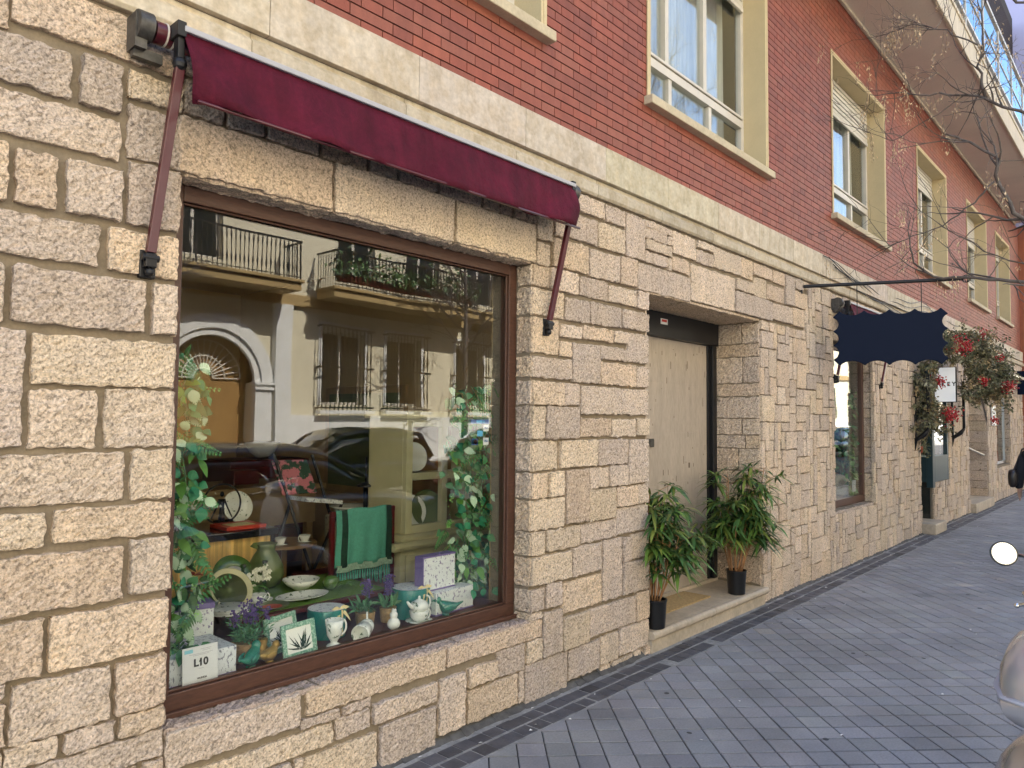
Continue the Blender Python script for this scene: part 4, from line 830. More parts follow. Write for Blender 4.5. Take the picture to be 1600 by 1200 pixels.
limb([trunk[3], V(8.0, -1.9, 3.0), V(7.9, -1.5, 3.2), V(7.8, -1.15, 3.5), V(7.8, -.85, 3.75)], .012, .003, 7, 1, 3)
limb([trunk[4], V(8.9, -2.4, 4.9), V(9.3, -2.6, 5.6)], .03, .008, 8, 2, 3); limb([trunk[5], V(8.0, -2.6, 6.2), V(7.8, -2.9, 6.8)], .03, .008, 6, 2, 2)
lim.build('limbs', 'bark', tr, smooth=True); twg.build('twigs', 'bark', tr); sdm.build('seed_bunches', 'dry', tr, tint=True, fix=False)
# ------------------------------------------------------------------ scooter at the kerb
CX, CY = 2.20, -2.635
sct = thing('scooter', (2.9, CY, 0), 'silver scooter with a rear top case and round mirrors parked at the kerb', 'scooter')
def superloft(secs, n=28, e=2.6, axis='x'):
    """sections: (pos, cy, cz, ry, rz_up, rz_down)"""
    vs = []; fs = []
    for i, (p, cy, cz, ry, ru, rd) in enumerate(secs):
        for j in range(n):
            t = 2*math.pi*j/n; c_, s_ = math.cos(t), math.sin(t)
            yy = ry*math.copysign(abs(c_)**(2/e), c_); zz = (ru if s_ > 0 else rd)*math.copysign(abs(s_)**(2/e), s_)
            vs.append((p, cy+yy, cz+zz))
        if i:
            for j in range(n): fs.append(((i-1)*n+j, (i-1)*n+(j+1) % n, i*n+(j+1) % n, i*n+j))
    fs.append(tuple(range(n))); fs.append(tuple(range((len(secs)-1)*n, len(secs)*n))); return vs, fs
def loft(name, secs, mat, parent, e=2.6, smooth=True, sub=0):
    v, f = superloft(secs, e=e); o = MB().add(v, f).build(name, mat, parent, smooth=smooth, angle=50, sub=sub); return o
# rear body: wide bulging cowls
loft('rear_body', [(2.02, CY, .66, .05, .05, .08), (2.05, CY, .68, .14, .11, .18), (2.12, CY, .68, .21, .15, .26), (2.25, CY, .67, .25, .19, .31), (2.45, CY, .64, .25, .20, .31), (2.65, CY, .60, .20, .18, .28), (2.82, CY, .55, .15, .17, .22), (2.92, CY, .48, .10, .12, .14)], 'silver_paint', sct, 2.4)
loft('top_case_base', [(1.98, CY, .975, .14, .0, .03), (2.0, CY, .975, .19, .02, .06), (2.1, CY, .975, .215, .02, .085), (2.25, CY, .975, .22, .02, .09), (2.36, CY, .975, .20, .02, .08), (2.42, CY, .975, .15, .01, .05)], 'silver_paint', sct, 3)
lid = loft('top_case_lid', [(1.985, CY, .985, .14, .04, .0), (2.01, CY, .985, .185, .09, .0), (2.08, CY, .985, .205, .128, .0), (2.2, CY, .985, .21, .145, .0), (2.33, CY, .985, .195, .125, .0), (2.41, CY, .985, .15, .06, .0)], 'silver_paint', sct, 3)
loft('seam_band', [(1.975, CY, .982, .142, .007, .007), (1.996, CY, .982, .192, .007, .007), (2.1, CY, .982, .219, .007, .007), (2.25, CY, .982, .224, .007, .007), (2.365, CY, .982, .204, .007, .007), (2.424, CY, .982, .152, .007, .007)], 'grey_trim', lid, 3)
mb = MB(); mb.box(2.0, 2.5, CY-.09, CY+.09, .855, .885); mb.tube([(2.05, CY-.1, .84), (2.45, CY-.12, .80)], .012, 8); mb.tube([(2.05, CY+.1, .84), (2.45, CY+.12, .80)], .012, 8); mb.build('rear_rack', 'chrome', sct, bevel=.004)
loft('seat', [(2.40, CY, .82, .09, .03, .03), (2.46, CY, .82, .145, .055, .04), (2.65, CY, .80, .155, .05, .05), (2.9, CY, .77, .13, .045, .05), (3.02, CY, .75, .08, .03, .04)], 'leather', sct, 3)
mb = MB(); mb.box(2.85, 3.35, CY-.17, CY+.17, .30, .35); mb.build('footboard', 'black_plastic', sct, bevel=.02)
loft('leg_shield', [(3.30, CY, .62, .20, .33, .30), (3.36, CY, .63, .23, .36, .30), (3.42, CY, .64, .22, .34, .28), (3.48, CY, .64, .14, .26, .20), (3.52, CY, .64, .05, .14, .12)], 'silver_paint', sct, 2.6)
loft('handlebar_cowl', [(3.26, CY, 1.0, .06, .04, .05), (3.30, CY, 1.0, .12, .06, .07), (3.38, CY, 1.0, .13, .07, .09), (3.46, CY, .99, .10, .05, .08), (3.50, CY, .98, .05, .03, .04)], 'silver_paint', sct, 2.4)
hl = MB(); hl.ball((3.50, CY, .985), (.03, .075, .06), 16); hl.build('headlight', 'lens_clear', sct, smooth=True)
for s in (-1, 1):
    mb = MB(); mb.tube([(3.33, CY+s*.10, 1.0), (3.30, CY+s*.24, .99), (3.26, CY+s*.30, .98)], .014, 8); hb_ = mb.build('handlebar', 'chrome', sct, smooth=True)
    mb = MB(); mb.tube([(3.28, CY+s*.18, .985), (3.25, CY+s*.27, .98)], .019, 10); mb.build('grip', 'rubber', hb_, smooth=True, angle=40)
    mb = MB(); mb.tube([(3.36, CY+s*.14, .975), (3.35, CY+s*.24, .955), (3.31, CY+s*.325, .93)], [.007, .006, .007], 8); mb.ball((3.31, CY+s*.33, .928), .010, 8); mb.build('brake_lever', 'chrome', hb_, smooth=True)
    mc = V(3.32, CY+s*.37, 1.112)
    mb = MB(); mb.tube([(3.34, CY+s*.12, 1.03), (3.34, CY+s*.20, 1.09), tuple(mc+V(.02, -s*.03, 0))], .0075, 8); ms_ = mb.build('mirror_stem', 'chrome', sct, smooth=True)
    dirm = V(-1, -.42, .34).normalized(); qq = V(0, 0, 1).rotation_difference(dirm)
    mb = MB(); mb.lathe([(.0001, -.022), (.026, -.018), (.041, -.006), (.046, .004), (.046, .010), (.042, .012)], mc, dirm, 32); mi_ = mb.build('mirror', 'black_plastic', sct, smooth=True, angle=60)
    mb = MB(); mb.lathe([(.0001, .0128), (.0405, .0128)], mc, dirm, 32); mb.build('mirror_glass', 'mirror_glass', mi_)
    mb = MB(); mb.ball((2.055, CY+s*.165, .765), (.045, .04, .034), 14); mb.build('indicator', 'lens_clear', sct, smooth=True)
mb = MB(); mb.ball((2.015, CY, .72), (.03, .075, .05), 16); mb.build('tail_light', 'lens_red', sct, smooth=True)
mb = MB(); mb.obox((1.985, CY, .50), (.003, 0, -.001), (0, .075, 0), (-.012, 0, .06)); mb.build('number_plate', 'white_plastic', sct, bevel=.003)
mb = MB(); mb.obox((2.0, CY, .42), (.01, 0, 0), (0, .09, 0), (-.03, 0, .16)); mb.build('rear_mudguard', 'black_plastic', sct, bevel=.005)
def wheel(x):
    mb = MB(); mb.lathe([(.13, -.045), (.17, -.055), (.215, -.045), (.23, -.02), (.232, 0), (.23, .02), (.215, .045), (.17, .055), (.13, .045)], (x, CY, .232), (0, 1, 0), 32); w_ = mb.build('wheel', 'rubber', sct, smooth=True)
    mb = MB(); mb.lathe([(.0001, -.03), (.04, -.035), (.05, -.02), (.12, -.015), (.14, -.035), (.14, .035), (.12, .015), (.05, .02), (.04, .035), (.0001, .03)], (x, CY, .232), (0, 1, 0), 24); mb.build('rim', 'silver_paint', w_, smooth=True, angle=40)
wheel(2.32); wheel(3.62)
loft('front_mudguard', [(3.36, CY, .36, .04, .08, .02), (3.42, CY, .36, .075, .12, .04), (3.6, CY, .36, .085, .15, .03), (3.78, CY, .36, .07, .10, .05), (3.86, CY, .36, .03, .02, .06)], 'silver_paint', sct, 2.4)
mb = MB(); mb.tube([(3.42, CY, .9), (3.62, CY+.06, .25)], .018, 8); mb.tube([(3.42, CY, .9), (3.62, CY-.06, .25)], .018, 8); mb.build('front_fork', 'chrome', sct, smooth=True)
mb = MB(); mb.tube([(2.7, CY-.1, .3), (2.78, CY-.16, .02), (2.78, CY+.16, .02), (2.7, CY+.1, .3)], .011, 8); mb.build('centre_stand', 'black_metal', sct, smooth=True)
mb = MB(); mb.tube([(2.9, CY-.15, .26), (2.5, CY-.17, .22), (2.15, CY-.17, .26)], [.025, .045, .045], 12); mb.build('exhaust', 'chrome', sct, smooth=True, angle=40)
# ------------------------------------------------------------------ people
def skinned(name, nodes, edges, mat, parent, sub=2):
    me = bpy.data.meshes.new(name); bm = bmesh.new(); ly = bm.verts.layers.skin.verify(); bv = []
    o_ = root_loc(parent)
    for i, (p, r) in enumerate(nodes):
        v = bm.verts.new(Vector(p)-o_); r = r if hasattr(r, '__len__') else (r, r); v[ly].radius = r; v[ly].use_root = (i == 0); bv.append(v)
    for a, b in edges: bm.edges.new((bv[a], bv[b]))
    bm.to_mesh(me); bm.free(); me.materials.append(MT[mat]); ob = bpy.data.objects.new(name, me); SC.collection.objects.link(ob); ob.parent = parent
    s1 = ob.modifiers.new('skin', 'SKIN'); s1.use_smooth_shade = True; s2 = ob.modifiers.new('sub', 'SUBSURF'); s2.levels = sub; s2.render_levels = sub
    return ob
pl = V(11.3, -1.53, 0)
pe = thing('person', tuple(pl), 'person walking away on the pavement in a dark coat with a shoulder bag', 'person')
fwd = V(.97, .1, 0).normalized(); sd_ = V(-fwd.y, fwd.x, 0)
def bp(f, s, z): return pl+fwd*f+sd_*s+V(0, 0, z)
# left side of the body is +s (towards the wall)
nodes = [(bp(0, 0, .80), (.13, .10)), (bp(.02, 0, .95), (.115, .09)), (bp(.04, 0, 1.10), (.13, .10)), (bp(.05, 0, 1.21), (.10, .08)), (bp(.08, 0, 1.30), .05), (bp(.12, 0, 1.40), (.075, .085)), (bp(.13, 0, 1.475), (.06, .065)),
         (bp(.0, .09, .74), .085), (bp(.10, .09, .42), .055), (bp(.12, .09, .08), .036), (bp(.22, .09, .035), .032),
         (bp(.0, -.09, .74), .085), (bp(-.06, -.09, .42), .055), (bp(-.24, -.09, .12), .036), (bp(-.16, -.09, .04), .032),
         (bp(.05, .17, 1.19), .055), (bp(.02, .22, .95), .04), (bp(.06, .235, .74), .028), (bp(.09, .235, .69), .024),
         (bp(.05, -.17, 1.19), .055), (bp(.02, -.22, .95), .04), (bp(.14, -.23, .78), .028), (bp(.18, -.23, .74), .024)]
edges_ = [(0, 1), (1, 2), (2, 3), (3, 4), (4, 5), (5, 6), (0, 7), (7, 8), (8, 9), (9, 10), (0, 11), (11, 12), (12, 13), (13, 14), (3, 15), (15, 16), (16, 17), (17, 18), (3, 19), (19, 20), (20, 21), (21, 22)]
for sg, base in ((1, 18), (-1, 22)):
    hb = nodes[base][0]
    for k in range(5):
        f0 = len(nodes); off = (-.018+.012*k) if k < 4 else -.03
        nodes.append((hb+fwd*off+V(0, 0, -.03), .009)); nodes.append((hb+fwd*(off+.006)+V(0, 0, -.065 if k < 4 else -.045), .007)); edges_ += [(base, f0), (f0, f0+1)]
body = skinned('body', nodes, edges_, 'skin', pe, 2)
skinned('coat', [(bp(0, 0, .62), (.20, .17)), (bp(0, 0, .80), (.175, .145)), (bp(.02, 0, .97), (.16, .125)), (bp(.04, 0, 1.12), (.185, .135)), (bp(.05, 0, 1.235), (.14, .10)), (bp(.07, 0, 1.31), (.075, .07)),
                 (bp(.05, .18, 1.20), .078), (bp(.02, .235, .96), .066), (bp(.06, .245, .77), .050), (bp(.05, -.18, 1.20), .078), (bp(.02, -.235, .96), .066), (bp(.13, -.24, .80), .050)],
        [(0, 1), (1, 2), (2, 3), (3, 4), (4, 5), (4, 6), (6, 7), (7, 8), (4, 9), (9, 10), (10, 11)], 'coat', pe)
skinned('trousers', [(bp(0, 0, .82), (.14, .11)), (bp(.0, .09, .72), .098), (bp(.10, .09, .42), .072), (bp(.12, .09, .11), .058), (bp(.0, -.09, .72), .098), (bp(-.06, -.09, .42), .072), (bp(-.24, -.09, .15), .058)], [(0, 1), (1, 2), (2, 3), (0, 4), (4, 5), (5, 6)], 'trousers', pe)
for s, f, z in ((.09, .15, .0), (-.09, -.20, .02)):
    mb = MB(); mb.ball(bp(f, s, z+.04), (.125, .045, .042), 14); mb.build('shoe', 'shoe', pe, smooth=True)
mb = MB(); hc = bp(.105, 0, 1.43); mb.ball(hc, (.105, .093, .12), 18); mb.ball(hc+fwd*-.03+V(0, 0, -.05), (.085, .088, .10), 14); mb.build('hair', 'hair', pe, smooth=True)
for s in (-1, 1): MB().ball(bp(.213, s*.03, 1.425), .010, 8).build('eye', 'black_ink', pe, smooth=True)
mb = MB(); mb.ball(bp(.225, 0, 1.395), (.018, .012, .02), 8); mb.ball(bp(.208, 0, 1.355), (.008, .024, .007), 8); mb.build('nose_and_mouth', 'skin', pe, smooth=True)
hb = thing('shoulder_bag', tuple(bp(-.02, .31, .80)), 'black leather shoulder bag held at the hip of the person in the dark coat', 'bag')
mb = MB(); c_ = bp(-.05, .30, .92); v, f = superloft([(-.16, 0, 0, .02, .05, .07), (-.14, 0, 0, .045, .09, .11), (0, 0, .01, .055, .10, .12), (.14, 0, 0, .045, .09, .11), (.16, 0, 0, .02, .05, .07)], e=3)
mb.add([c_+fwd*a+sd_*b+V(0, 0, d) for a, b, d in v], f); mb.build('bag_body', 'leather', hb, smooth=True)
mb = MB(); mb.tube([c_+fwd*-.12+V(0, 0, .08), bp(0, .27, 1.05), bp(.03, .20, 1.285), bp(.03, .06, 1.335)], .009, 6); mb.tube([c_+fwd*.12+V(0, 0, .08), bp(.08, .28, 1.05), bp(.08, .20, 1.28), bp(.03, .06, 1.335)], .009, 6); mb.build('strap', 'leather', hb, smooth=True)
# ------------------------------------------------------------------ neighbouring buildings at the end of the street
nb = thing('orange_brick_building', (26, 0, 0), 'orange brick building just past the far end of the stone facade', 'building')
F = Fast(); q = random.Random(4)
z = 0.0; row = 0
while z < 6.4:
    x = 22.35+(.18 if row % 2 else 0)
    while x < 30:
        c = np.array([1, 1, 1])*q.gauss(1, .1); v = np.array([(xx, yy, zz) for yy in (-.412, -.40) for zz in (z+.006, z+.094) for xx in (x+.006, x+.354)]); F.add(v, BF, c); x += .36
    y = -.40
    z += .10; row += 1
F.build('brickwork', 'orange_brick', nb)
mb = MB(); mb.box(22.32, 30, -.401, 8, 0, 6.6); mb.build('wall', 'orange_brick', nb)
for x_ in (23.2, 25.6): w_ = MB().box(x_, x_+1.2, -.45, -.413, 3.4, 5.2).build('window', 'white_frame', nb); MB().box(x_+.08, x_+1.12, -.458, -.451, 3.48, 5.12).build('pane', 'car_glass', w_)
nb2 = thing('lilac_building', (34, 0, 0), 'pale lilac rendered building rising at the far end of the street', 'building')
mb = MB(); mb.box(22.31, 48, -1.1, 10, 6.61, 19); mb.box(30.01, 48, -1.1, 10, 0, 6.6); mb.build('wall', 'lilac_render', nb2)
for fl in range(4):
    for i in range(8):
        x_ = 23.6+i*3; z_ = 7.6+fl*2.9
        mb = MB(); mb.box(x_, x_+1.2, -1.13, -1.101, z_, z_+1.7); w_ = mb.build('window', 'white_frame', nb2); MB().box(x_+.08, x_+1.12, -1.14, -1.131, z_+.08, z_+1.62).build('pane', 'car_glass', w_)
# ------------------------------------------------------------------ things in the shop window
FZ = .531
q = random.Random(77)
def one(name, label, cat, base): return thing(name, base, label, cat)
def card_box(x0, x1, y0, y1, z0, z1, label, mat='floral_box', trim='lilac_trim', rz=0, name='floral_box', lidt=True):
    c = V((x0+x1)/2, (y0+y1)/2, z0); t = one(name, label, 'box', tuple(c)); t.rotation_euler = (0, 0, rz); w_, d_ = (x1-x0)/2, (y1-y0)/2; h_ = z1-z0
    MB().box(-w_, w_, -d_, d_, 0.001, h_).build('box_body', mat, t, local=True, bevel=.002)
    if lidt: MB().box(-w_-.002, w_+.002, -d_-.002, d_+.002, h_*.0+.0005, .008).build('box_edge', trim, t, local=True)
    return t, w_, d_, h_
card_box(1.27, 1.57, .20, .44, FZ, .645, 'low floral patterned box behind the L10 card', 'floral_box_grey', name='floral_box')
t, w_, d_, h_ = card_box(1.40, 1.60, .46, .56, FZ, .775, 'tall floral gift box with lilac rim standing behind the low floral box', rz=-.25)
MB().box(-w_-.003, w_+.003, -d_-.003, d_+.003, h_-.02, h_+.004).build('rim', 'lilac_trim', t, local=True)
cdt = one('card_notice', 'white card reading L10 leaning inside the lower left corner of the shop window', 'sign', (1.397, .155, .545)); cdt.rotation_euler = (R(-4), 0, 0)
MB().box(-.072, .072, .0, .003, .0, .142).build('card', 'white_plastic', cdt, local=True)
def ltext(s, size, x, z, mat='black_ink', bold=0, align='CENTER', sx=1):
    o = text(s, size, (0, 0, 0), (R(90), 0, 0), mat, cdt, bold=bold, align=align, sx=sx); o.location = (x, -.001, z); o['kind'] = 'thing'; del o['kind']; return o
ltext('L10', .040, .002, .078, bold=.0016); MB().add([(.0005, -.0016, .083), (-.006, -.0016, .0795), (-.006, -.0016, .0842), (.0005, -.0016, .0925)], [(0, 1, 2, 3)]).build('figure_flag', 'black_ink', cdt, local=True, fix=False); ltext('VALENCIA', .0085, .006, .018, bold=.0003)
MB().box(-.064, -.030, -.0012, -.0002, .120, .134).build('blue_header', 'cyan_ink', cdt, local=True)
mb = MB()
for (a, b, z) in ((.0, .045, .128), (.008, .04, .122), (-.045, .05, .112), (-.03, .035, .107), (-.006, .014, .054)): mb.box(a, b, -.0008, -.0002, z, z+.0016)
mb.build('small_print', 'grey_trim', cdt, local=True)
# payment sticker on the glass
ps = one('payment_sticker', 'sticker with small payment card logos on the right of the shop window glass', 'sticker', (2.963, .147, 1.527)); 
def pb(n, m_, *rr):
    mb = MB()
    for (a, b, c, d, y) in rr: mb.box(a, b, -y, -y+.0006, c, d)
    return mb.build(n, m_, ps, local=True)
pb('header', 'blue_ink', (-.074, .074, .048, .072, .0005)); pb('header_mark', 'lightblue_ink', (-.03, .018, .053, .067, .0015), (.026, .034, .053, .067, .0015))
pb('card_logo', 'white_plastic', (.026, .070, .006, .044, .0005), (.026, .070, -.070, -.030, .0005)); 
for z in (.025, -.05): o = text('VISA', .015, (0, 0, 0), (R(90), 0, 0), 'blue_ink', ps, bold=.0003); o.location = (.048, -.0008, z)
pb('logo_blue', 'lightblue_ink', (-.022, .022, -.022, .010, .0005))
for (x_, z_, m1, m2, bgm) in ((-.042, .022, 'red_ink', 'orange_ink', None), (-.042, -.052, 'lightblue_ink', 'red_ink', 'blue_ink')):
    if bgm: pb('logo_card', bgm, (-.066, -.018, z_-.018, z_+.018, .0002))
    for k, m_ in ((-1, m1), (1, m2)): mb = MB(); mb.lathe([(.0001, 0), (.014, 0)], (x_+k*.008, -.0012-.0003*k, z_), (0, -1, 0), 24); mb.build('logo_disc', m_, ps, local=True)
def plant_basket(x, y, r, h_, label, flower='lav', mat='wicker', seed=1, hh=.20):
    q = random.Random(seed); t = one('lavender_basket' if flower == 'lav' else 'hyacinth_pot', label, 'potted plant', (x, y, FZ))
    MB().lathe([(r*.8, 0), (r*.85, .004), (r, h_*.95), (r*1.03, h_), (r*.9, h_), (r*.85, h_*.9), (.0001, h_*.88)], (x, y, FZ), n=22).build('basket', mat, t, smooth=True, angle=50)
    lf = MB(); fl = MB()
    for i in range(90 if flower == 'lav' else 40):
        a = q.uniform(0, 6.283); e = q.uniform(.5, 1.45); d = V(math.cos(a)*math.cos(e), math.sin(a)*math.cos(e), math.sin(e)); p = V(x, y, FZ+h_)+V(q.gauss(0, r*.4), q.gauss(0, r*.4), 0)
        v = q.gauss(1, .2)
        if flower == 'lav':
            ln = q.uniform(.05, hh*.8)
            for k in range(5): lf.leaf(p+d*ln*k/5, (d+V(q.gauss(0, .5), q.gauss(0, .5), 0)).normalized(), (q.gauss(0, 1), q.gauss(0, 1), 1), .035, .008, seg=2, col=(v*.8, v*1.1, v*1.2))
        else: lf.leaf(p, d, (q.gauss(0, 1), q.gauss(0, 1), .3), q.uniform(.06, .15), .016, droop=.4, seg=4, col=(v*.8, v*1.1, v*1.1))
    for i in range(13 if flower == 'lav' else 3):
        a = q.uniform(0, 6.283); rr = q.uniform(.1, .9)*r*(1.5 if flower == 'lav' else .7); p = V(x+rr*math.cos(a), y+rr*math.sin(a), FZ+h_+hh*q.uniform(.5, .95))
        lf.tube([V(x, y, FZ+h_), p], .0015, 4, col=(.6, .9, .5)); H = .05 if flower == 'lav' else .07
        for k in range(26 if flower == 'lav' else 60): c_ = p+V(q.gauss(0, .008 if flower == 'lav' else .011), q.gauss(0, .008 if flower == 'lav' else .011), q.uniform(-H/2, H/2)); v = q.gauss(1, .3); fl.ball(c_, q.uniform(.003, .006), 5)
    lf.build('leaves', 'silkleaf', t, tint=True, fix=False); fl.build('flowers', 'purple', t, smooth=True); return t
t = plant_basket(1.675, .31, .062, .085, 'lavender in a round wicker basket beside the L10 card', seed=2, hh=.17)
o = MB().box(1.745, 1.775, .235, .238, .625, .66).build('price_tag', 'white_plastic', t)
plant_basket(2.36, .37, .052, .075, 'straw pot with hyacinth leaves, left of the pair between the two teal hat boxes', 'hya', 'straw', 3, .16)
plant_basket(2.50, .36, .045, .075, 'straw pot with purple hyacinths, right of the pair between the two teal hat boxes', 'hya', 'straw', 4, .17)
def bird(x, y, rz, s, mat, label, name='bird_figurine', tail=True):
    t = one(name, label, 'figurine', (x, y, FZ)); t.rotation_euler = (0, 0, rz)
    mb = MB(); n = 14
    secs = [(-.085, .052, .004, .003), (-.055, .040, .010, .010), (-.03, .034, .022, .022), (0, .034, .030, .030), (.02, .040, .027, .028), (.032, .055, .019, .020), (.036, .066, .017, .017), (.048, .070, .014, .013), (.056, .068, .005, .005)]
    vs = []; fs = []
    for i, (px, pz, ry, rz_) in enumerate(secs):
        for j in range(n): a = 2*math.pi*j/n; vs.append((px*s, ry*s*math.cos(a), (pz+rz_*math.sin(a))*s))
        if i: fs += [((i-1)*n+j, (i-1)*n+(j+1) % n, i*n+(j+1) % n, i*n+j) for j in range(n)]
    fs += [tuple(range(n)), tuple(range((len(secs)-1)*n, len(secs)*n))]
    mb.add(vs, fs); mb.ball((.040*s, 0, .070*s), .0185*s, 12); mb.lathe([(.005*s, 0), (.0002, .018*s)], (.054*s, 0, .069*s), (1, 0, -.1), 8)
    mb.lathe([(.020*s, 0), (.016*s, .01*s)], (0, 0, 0), n=12)
    mb.build('bird_body', mat, t, local=True, smooth=True)
    wg = MB()
    for sg in (-1, 1): wg.ball((-.012*s, sg*.027*s, .038*s), (.034*s, .006*s, .016*s), 12)
    wg.build('wing', mat, t, local=True, smooth=True); return t
bird(1.645, .215, R(35), 1.15, 'teal_glaze', 'teal ceramic bird by the wicker lavender basket'); bird(2.80, .235, R(158), 1.2, 'teal_glaze', 'teal ceramic bird in front of the stacked white floral boxes')
bird(1.735, .22, R(15), .95, 'gold', 'gilt ceramic bird beside the framed leaf pictures', tail=False)
for lab, x, y, m_ in (('small gilt lidded jar behind the gilt bird', 1.735, .285, 'gold'),):
    o = MB().lathe([(.02, 0), (.03, .01), (.032, .04), (.02, .06), (.024, .075), (.024, .088), (.0001, .09)], (x, y, FZ), n=18).build('jar', m_, None, (x, y, FZ), smooth=True, angle=50); tag(o, lab, 'jar')
def frame(x, y, w_, h_, rz, label):
    t = one('picture_frame', label, 'picture frame', (x, y, FZ)); t.rotation_euler = (R(-12), 0, rz); b = .022
    mb = MB(); mb.box(-w_/2, w_/2, 0, .012, .001, b); mb.box(-w_/2, w_/2, 0, .012, h_-b, h_); mb.box(-w_/2, -w_/2+b, 0, .012, b+.0001, h_-b-.0001); mb.box(w_/2-b, w_/2, 0, .012, b+.0001, h_-b-.0001); mb.build('frame_border', 'jade', t, local=True, bevel=.002)
    MB().box(-w_/2+b-.002, w_/2-b+.002, .006, .009, b-.002, h_-b+.002).build('print', 'ceramic', t, local=True)
    lv_ = MB(); qq = random.Random(int(x*100))
    for i in range(26):
        a = R(qq.uniform(5, 175)); ln = qq.uniform(.4, .95)*(h_-2*b); c_ = V(qq.uniform(-.01, .03), .0052-.0001*i*.1, b+.006); d = V(math.cos(a), 0, math.sin(a)); e = c_+d*ln
        e.x = max(-w_/2+b, min(w_/2-b, e.x)); e.z = min(h_-b, e.z); s_ = V(-d.z, 0, d.x)*.0032; lv_.add([c_-s_*.5, (c_+e)/2-s_, e, (c_+e)/2+s_], [(0, 1, 2, 3)])
    lv_.build('leaf_print', 'throw_dark', t, local=True, fix=False); return t
frame(1.86, .30, .20, .165, .28, 'green framed leaf print, the rear one of the two beside the gilt bird'); frame(1.875, .185, .185, .150, .12, 'green framed leaf print, the front one of the two at the glass')
def hatbox(x, y, r, h_, label):
    t = one('hat_box', label, 'box', (x, y, FZ)); MB().lathe([(r*.97, 0), (r*.97, h_*.7)], (x, y, FZ), n=36).build('box_body', 'teal', t, smooth=True, angle=40)
    MB().lathe([(r, h_*.66), (r, h_*.97), (r*.985, h_)], (x, y, FZ), n=36).build('lid', 'teal', t, smooth=True, angle=40); MB().lathe([(r*.97, h_+.001), (.0001, h_+.0012)], (x, y, FZ), n=36).build('lid_top', 'floral_box', t)
    rb = MB(); d = V(.35, -1, 0).normalized(); c_ = V(x, y, FZ+h_)+d*r*.8
    for a in (-1, 1): rb.leaf(c_, V(a, -.1, .35), (0, -1, .5), .055, .022, seg=4); rb.leaf(c_, V(a*.5, -.5, -.3), (0, -1, .5), .06, .018, droop=.6, seg=4)
    rb.ball(c_, .007, 6); rb.box(c_.x-.005, c_.x+.005, c_.y-.022, c_.y-.02, FZ+.01, FZ+h_); rb.build('ribbon', 'ribbon', t, fix=False); return t
hatbox(2.135, .38, .095, .135, 'round teal hat box with a yellow ribbon behind the footed mug'); hatbox(2.66, .365, .105, .155, 'round teal hat box with a yellow ribbon behind the teapot')
def handle(mb, c, d, r, th=.005, ell=1.3):
    pts = [c+d*(r*math.sin(a)*.9)+V(0, 0, r*ell*math.cos(a)) for a in [math.pi*i/12 for i in range(13)]]; mb.tube(pts, th, 8); return mb
t = one('footed_mug', 'white flowered mug on a foot in front of the teal hat box', 'mug', (2.055, .20, FZ))
MB().lathe([(.034, 0), (.036, .004), (.030, .012), (.014, .020), (.020, .032), (.034, .055), (.038, .085), (.044, .125), (.041, .125), (.034, .08), (.0001, .05)], (2.055, .20, FZ), n=28).build('cup', 'floral', t, smooth=True)
handle(MB(), V(2.092, .20, FZ+.085), V(1, -.25, 0), .028).build('handle', 'ceramic', t, smooth=True)
t = one('fallen_cup', 'white flowered cup lying on its side near the straw pots', 'cup', (2.24, .21, FZ)); ax = V(-.80, -.55, -.12).normalized()
MB().lathe([(.0001, 0), (.030, .0), (.036, .02), (.038, .05), (.036, .055), (.040, .06), (.042, .10), (.044, .125), (.040, .125), (.036, .06), (.0001, .05)], V(2.29, .25, FZ+.047), ax, 28).build('cup', 'floral', t, smooth=True)
handle(MB(), V(2.27, .235, FZ+.08), V(0, 0, 1), .022).build('handle', 'ceramic', t, smooth=True)
t = one('hen_figurine', 'small white hen shaped pot near the teapot', 'figurine', (2.43, .225, FZ)); MB().lathe([(.018, 0), (.030, .012), (.034, .03), (.026, .048), (.016, .056), (.020, .066), (.020, .078), (.010, .090), (.0001, .092)], (2.43, .225, FZ), n=22).build('pot_body', 'ceramic', t, smooth=True)
mb = MB(); mb.ball((2.425, .225, FZ+.095), (.006, .012, .010), 8); mb.ball((2.44, .225, FZ+.092), (.005, .008, .009), 8); mb.build('crest', 'ceramic', t, smooth=True)
tx, ty = 2.60, .225; t = one('teapot_and_cup', 'flowered teapot stacked on its cup and saucer in front of the teal hat box', 'teapot', (tx, ty, FZ))
MB().lathe([(.02, 0), (.035, .004), (.072, .012), (.070, .014), (.03, .008), (.0001, .007)], (tx, ty, FZ), n=32).build('saucer', 'floral', t, smooth=True)
mb = MB().lathe([(.022, .008), (.030, .012), (.046, .03), (.052, .062), (.050, .064), (.0001, .06)], (tx, ty, FZ), n=32); cu_ = mb.build('cup', 'floral', t, smooth=True); handle(MB(), V(tx+.048, ty-.01, FZ+.04), V(1, -.25, 0), .018, .004).build('handle', 'ceramic', cu_, smooth=True)
MB().lathe([(.036, .063), (.048, .072), (.050, .09), (.040, .108), (.022, .115), (.018, .118), (.006, .124), (.008, .130), (.005, .138), (.0001, .139)], (tx, ty, FZ), n=32).build('teapot_body', 'floral', t, smooth=True)
MB().tube([(tx-.042, ty, FZ+.082), (tx-.062, ty, FZ+.098), (tx-.085, ty-.003, FZ+.122)], [.014, .010, .006], 10).build('spout', 'ceramic', t, smooth=True); handle(MB(), V(tx+.044, ty-.005, FZ+.10), V(1, -.25, 0), .026, .0045).build('handle', 'ceramic', t, smooth=True)
card_box(2.73, 3.03, .25, .45, FZ, .655, 'white floral box, the lower of the two stacked beside the right leaf garland', name='floral_box', rz=.06)
t, w_, d_, h_ = card_box(2.69, 2.93, .30, .36, .656, .845, 'white floral box with a purple ribbon, upper of the two stacked by the right garland', name='floral_box', rz=.02)
